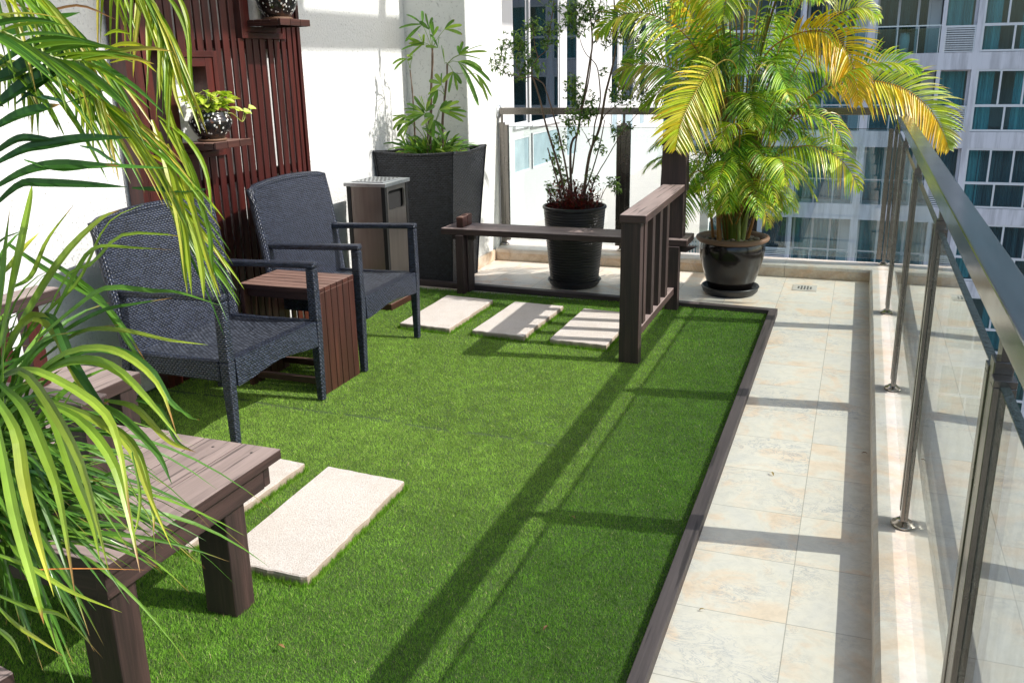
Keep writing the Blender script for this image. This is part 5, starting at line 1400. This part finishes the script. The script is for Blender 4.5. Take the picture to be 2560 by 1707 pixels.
# individual broad dark leaflets seen against the white wall
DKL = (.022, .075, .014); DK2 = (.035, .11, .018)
m = MB()
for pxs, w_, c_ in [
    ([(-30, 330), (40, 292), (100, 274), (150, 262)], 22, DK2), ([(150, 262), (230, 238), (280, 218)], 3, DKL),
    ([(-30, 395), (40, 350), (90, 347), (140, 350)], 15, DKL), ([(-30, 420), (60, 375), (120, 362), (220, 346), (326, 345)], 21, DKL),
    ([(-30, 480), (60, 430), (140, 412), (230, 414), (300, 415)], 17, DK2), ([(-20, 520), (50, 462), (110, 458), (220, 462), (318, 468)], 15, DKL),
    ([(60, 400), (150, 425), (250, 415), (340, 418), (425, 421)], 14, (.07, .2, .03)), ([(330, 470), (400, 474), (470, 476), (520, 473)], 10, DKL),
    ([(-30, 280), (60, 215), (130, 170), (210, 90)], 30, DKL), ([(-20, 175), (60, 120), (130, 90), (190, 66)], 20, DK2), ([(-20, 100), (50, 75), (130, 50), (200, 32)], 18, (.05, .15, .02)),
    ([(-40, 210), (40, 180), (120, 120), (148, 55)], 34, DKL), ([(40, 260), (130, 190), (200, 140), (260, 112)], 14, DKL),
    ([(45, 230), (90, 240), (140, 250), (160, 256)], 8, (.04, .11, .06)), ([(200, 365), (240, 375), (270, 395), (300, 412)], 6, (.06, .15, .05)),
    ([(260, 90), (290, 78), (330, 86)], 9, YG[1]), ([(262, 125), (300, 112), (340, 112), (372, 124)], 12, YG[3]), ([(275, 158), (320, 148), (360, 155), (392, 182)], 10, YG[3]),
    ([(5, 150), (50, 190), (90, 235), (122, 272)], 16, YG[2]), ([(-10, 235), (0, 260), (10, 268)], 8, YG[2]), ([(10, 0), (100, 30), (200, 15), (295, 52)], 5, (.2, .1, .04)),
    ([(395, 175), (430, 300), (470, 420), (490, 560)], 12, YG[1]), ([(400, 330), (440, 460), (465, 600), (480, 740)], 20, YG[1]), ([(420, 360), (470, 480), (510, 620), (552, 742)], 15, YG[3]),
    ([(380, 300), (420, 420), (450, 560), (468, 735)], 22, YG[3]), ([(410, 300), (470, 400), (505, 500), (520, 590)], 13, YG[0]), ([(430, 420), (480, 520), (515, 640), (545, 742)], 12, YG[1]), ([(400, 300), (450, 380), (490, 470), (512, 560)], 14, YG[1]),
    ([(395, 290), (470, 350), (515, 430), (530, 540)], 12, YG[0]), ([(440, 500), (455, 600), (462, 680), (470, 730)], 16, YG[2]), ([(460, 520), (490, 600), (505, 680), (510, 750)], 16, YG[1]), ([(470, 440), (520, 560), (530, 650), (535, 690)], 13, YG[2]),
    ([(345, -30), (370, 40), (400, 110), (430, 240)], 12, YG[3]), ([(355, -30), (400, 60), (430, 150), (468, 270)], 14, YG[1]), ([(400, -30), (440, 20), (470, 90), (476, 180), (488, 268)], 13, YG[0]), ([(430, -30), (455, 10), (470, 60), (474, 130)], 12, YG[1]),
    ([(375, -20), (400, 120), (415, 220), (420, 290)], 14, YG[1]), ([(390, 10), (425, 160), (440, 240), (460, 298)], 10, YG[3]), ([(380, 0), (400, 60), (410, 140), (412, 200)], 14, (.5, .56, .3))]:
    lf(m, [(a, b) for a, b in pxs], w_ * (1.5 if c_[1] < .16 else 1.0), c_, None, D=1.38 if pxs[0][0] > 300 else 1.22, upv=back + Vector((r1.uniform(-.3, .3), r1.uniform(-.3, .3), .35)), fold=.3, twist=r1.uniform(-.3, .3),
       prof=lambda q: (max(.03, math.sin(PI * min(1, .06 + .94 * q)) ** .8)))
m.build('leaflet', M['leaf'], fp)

# ------------------------------------------------------------------ foreground strap-leaved plant (left)
SPL = at(-35, 1090, 1.5); BPs = BP.copy(); BP = Vector((SPL.x, SPL.y, .452))
sp_ = thing('strap_leaf_plant', 'dense clump of long arching strap leaves spilling over the wooden seat at left', 'plant', BP)
ms = MB(); root = SPL - BP
SG = [(.055, .145, .018), (.09, .20, .024), (.14, .26, .03), (.03, .09, .014), (.075, .18, .026)]
SY = [(.34, .42, .05), (.46, .46, .05), (.28, .40, .04)]
strap = lambda q: min(1, .45 + q * 1.6) * (1 - max(0, (q - .45) / .55) ** 1.5) + .02
for pxs, w_, D0, D1 in [
    ([(5, 915), (40, 830), (90, 790), (140, 830), (185, 930), (240, 1010), (275, 1000)], 26, 1.5, 1.42), ([(85, 790), (135, 800), (180, 900), (250, 1010), (300, 1060)], 24, 1.48, 1.4),
    ([(0, 920), (70, 780), (160, 640), (250, 550), (300, 525)], 22, 1.5, 1.5), ([(0, 870), (30, 720), (55, 600), (75, 500), (80, 460)], 20, 1.45, 1.45), ([(-20, 900), (5, 720), (15, 620), (25, 520)], 24, 1.42, 1.42),
    ([(20, 900), (120, 780), (200, 700), (270, 560), (360, 510)], 18, 1.5, 1.55), ([(40, 940), (130, 850), (250, 780), (340, 760), (430, 745)], 14, 1.5, 1.5),
    ([(100, 640), (180, 690), (260, 760), (330, 870), (380, 920)], 16, 1.55, 1.5), ([(20, 610), (140, 690), (240, 745), (310, 820), (365, 905)], 17, 1.55, 1.5), ([(90, 850), (200, 760), (270, 720), (380, 728), (450, 732), (555, 765)], 15, 1.45, 1.4),
    ([(130, 800), (190, 680), (240, 620), (330, 620), (430, 625)], 13, 1.5, 1.45), ([(60, 960), (200, 880), (300, 880), (380, 930), (430, 1010), (480, 1040)], 22, 1.45, 1.4),
    ([(40, 980), (150, 890), (250, 870), (330, 900), (400, 970), (440, 1080)], 20, 1.45, 1.35), ([(20, 1000), (130, 920), (220, 900), (300, 930), (380, 1010), (455, 1105)], 25, 1.45, 1.38),
    ([(60, 930), (160, 700), (230, 660), (300, 590), (400, 585), (470, 595)], 10, 1.5, 1.45), ([(100, 900), (200, 830), (300, 825), (420, 850), (520, 862)], 13, 1.5, 1.42),
    ([(10, 930), (100, 930), (250, 1020), (300, 1130), (330, 1330)], 22, 1.42, 1.3), ([(10, 940), (60, 930), (130, 1020), (200, 1150), (240, 1290), (275, 1440)], 26, 1.4, 1.3),
    ([(0, 960), (60, 1020), (110, 1130), (150, 1250), (190, 1500)], 28, 1.38, 1.28), ([(-20, 980), (40, 1080), (60, 1200), (90, 1330), (135, 1490)], 30, 1.35, 1.25), ([(-20, 1000), (10, 1150), (40, 1300), (90, 1480), (110, 1560)], 26, 1.32, 1.22),
    ([(90, 990), (140, 1060), (190, 1200), (230, 1300), (250, 1400)], 28, 1.4, 1.32), ([(100, 1000), (200, 1050), (280, 1150), (320, 1280), (350, 1430)], 24, 1.42, 1.34), ([(120, 1000), (220, 1040), (320, 1110), (370, 1230), (430, 1370)], 20, 1.44, 1.38),
    ([(150, 1010), (250, 1050), (340, 1120), (380, 1260), (385, 1330)], 18, 1.44, 1.38), ([(200, 990), (300, 1040), (390, 1130), (430, 1210)], 20, 1.44, 1.38), ([(260, 1000), (340, 1020), (420, 1100), (490, 1130)], 16, 1.46, 1.4),
    ([(340, 1000), (400, 1020), (440, 1100), (480, 1125)], 12, 1.46, 1.42), ([(430, 1000), (470, 1040), (500, 1050)], 6, 1.46, 1.44), ([(-20, 1380), (80, 1420), (180, 1480), (305, 1530)], 12, 1.3, 1.25), ([(-20, 1480), (80, 1520), (160, 1540), (258, 1645)], 12, 1.3, 1.22),
    ([(-20, 1560), (30, 1600), (60, 1660)], 14, 1.28, 1.22), ([(-20, 1500), (40, 1560), (100, 1600), (160, 1640)], 10, 1.28, 1.22), 
    ([(330, 1130), (350, 1230), (345, 1300), (330, 1350)], 8, 1.4, 1.38), ([(300, 1150), (340, 1240), (380, 1310), (390, 1425)], 4, 1.4, 1.38), ([(-10, 700), (30, 660), (60, 620), (100, 580)], 16, 1.45, 1.5), ([(30, 720), (80, 690), (120, 600), (190, 505)], 18, 1.45, 1.5)]:
    L = len(pxs); P = smooth_pts([at(a, b, D0 + (D1 - D0) * i / (L - 1)) - BP for i, (a, b) in enumerate(pxs)], 14)
    hang = pxs[-1][1] > 1250
    c_ = r1.choice(SG); c2 = r1.choice(SY if hang or r1.random() < .3 else SG)
    ms.blade(P, w_ * 1.0 * D0 / 2281, back + Vector((r1.uniform(-.4, .4), r1.uniform(-.4, .4), .5)), .28, c_, c2, prof=strap, twist=r1.uniform(-.5, .5))
RX = CM @ Vector((1, 0, 0)); aR = math.atan2(RX.y, RX.x)
for i in range(430):
    an = r1.uniform(0, 2 * PI) if i < 200 else aR + r1.gauss(0, .75); e = r1.uniform(-.15, 1.45); L = r1.uniform(.20, .42)
    tocam = (Vector((CAM.x, CAM.y, 0)) - Vector((SPL.x, SPL.y, 0))).normalized(); hd = Vector((math.cos(an), math.sin(an), 0))
    if hd.dot(tocam) > .45: L *= .7
    if e > .35: L *= .72
    d = hd * math.cos(e) + Vector((0, 0, math.sin(e))); b0 = root + Vector((r1.uniform(-.05, .05), r1.uniform(-.05, .05), r1.uniform(-.22, .03)))
    g = r1.uniform(.25, .95)
    pts = [b0 + d * L * s_ + Vector((0, 0, -g * L * s_ * s_ * (1.0 if e < .8 else .7))) for s_ in [j / 9 for j in range(10)]]
    ms.blade(pts, r1.uniform(.006, .012), back * .5 + Vector((r1.uniform(-.4, .4), r1.uniform(-.4, .4), 1)), .3, r1.choice(SG), r1.choice(SG), prof=strap, twist=r1.uniform(-.8, .8))
for i in range(50):
    an = r1.uniform(0, 2 * PI) if i < 40 else aR + r1.gauss(0, .6); e = r1.uniform(1.0, 1.5); L = r1.uniform(.26, .44)
    hd = Vector((math.cos(an), math.sin(an), 0))
    if hd.dot(tocam) > .45: L *= .7
    d = hd * math.cos(e) + Vector((0, 0, math.sin(e))); b0 = root + Vector((r1.uniform(-.06, .05), r1.uniform(-.06, .06), r1.uniform(-.1, .05)))
    pts = [b0 + d * L * s_ + (hd * .25 - Vector((0, 0, .3))) * L * s_ ** 3 for s_ in [j / 9 for j in range(10)]]
    ms.blade(pts, r1.uniform(.008, .015), back * .6 + Vector((r1.uniform(-.5, .5), r1.uniform(-.5, .5), .4)), .3, r1.choice(SG), r1.choice(SG), prof=strap, twist=r1.uniform(-.8, .8))
ms.blade(smooth_pts([at(60, 1425, 1.3) - BP, at(200, 1421, 1.3) - BP, at(370, 1424, 1.3) - BP], 8), .0035, (0, 0, 1), .3, (.5, .16, .05), (.55, .25, .08))
ms.build('foliage', M['strap_leaf'], sp_)
m = MB(); PX = Vector((root.x - .27, root.y - .02, .002)); m.lathe([(0, .0), (.09, .0), (.11, .05), (.125, .18), (.135, .2), (.12, .205), (.11, .17), (0, .17)], PX, 30)
m.build('pot', M['black_plastic'], sp_, smooth=True)
m = MB(); m.tube([(PX.x, PX.y, .15), (PX.x + .08, PX.y, .3), (root.x, root.y, root.z)], [.03, .03, .035], 12); m.build('stem', M['bark'], sp_)

# ------------------------------------------------------------------ floor drain
dr = thing('floor_drain', 'small square metal floor drain in the tiles right of the palm pot', 'drain', (-.19, 3.735, .0))
m = MB(); m.box(-.08, .08, -.085, .085, .0005, .0035); m.build('plate', M['kerb_top'], dr, .001)
m = MB()
for i in range(5):
    for j in range(6):
        cx, cy = -.04 + i * .02, -.045 + j * .018
        if math.hypot(cx, cy) < .055: m.box(cx - .006, cx + .006, cy - .005, cy + .005, .0036, .0042)
m.build('grate_hole', M['dark_inside'], dr)

# small dry leaf bits on turf and tiles
rl = random.Random(9)
for i, (lx, ly, lb) in enumerate([(-.72, .02, 'curled tan leaf on the turf left of the edging'), (-.62, -.62, 'small dry leaf on the turf near the bottom edge'), (-1.25, -.92, 'dry brown leaf on the turf between seat leg and pale slab'), (-.12, .63, 'brown speck of leaf on the walkway tiles'), (-.24, -.35, 'small brown leaf on the near walkway tiles'), (.19, .95, 'reddish leaf against the kerb')]):
    m = MB(); a = rl.uniform(0, 6.28); L = rl.uniform(.014, .026); d = Vector((math.cos(a), math.sin(a), .1)); z = .028 if lx < -.35 else .003
    p = Vector((0, 0, 0)); m.blade([p, p + d * L * .3 + Vector((0, 0, .004)), p + d * L * .65 + Vector((0, 0, .005)), p + d * L], L * .4, (0, 0, 1), .5, rl.choice([(.35, .2, .09), (.22, .1, .04), (.45, .32, .16)]))
    o = m.build('fallen_leaf', M['small_leaf']); o.location = (lx, ly, z); tag(o, lb, 'leaf', 'fallen leaf bits')
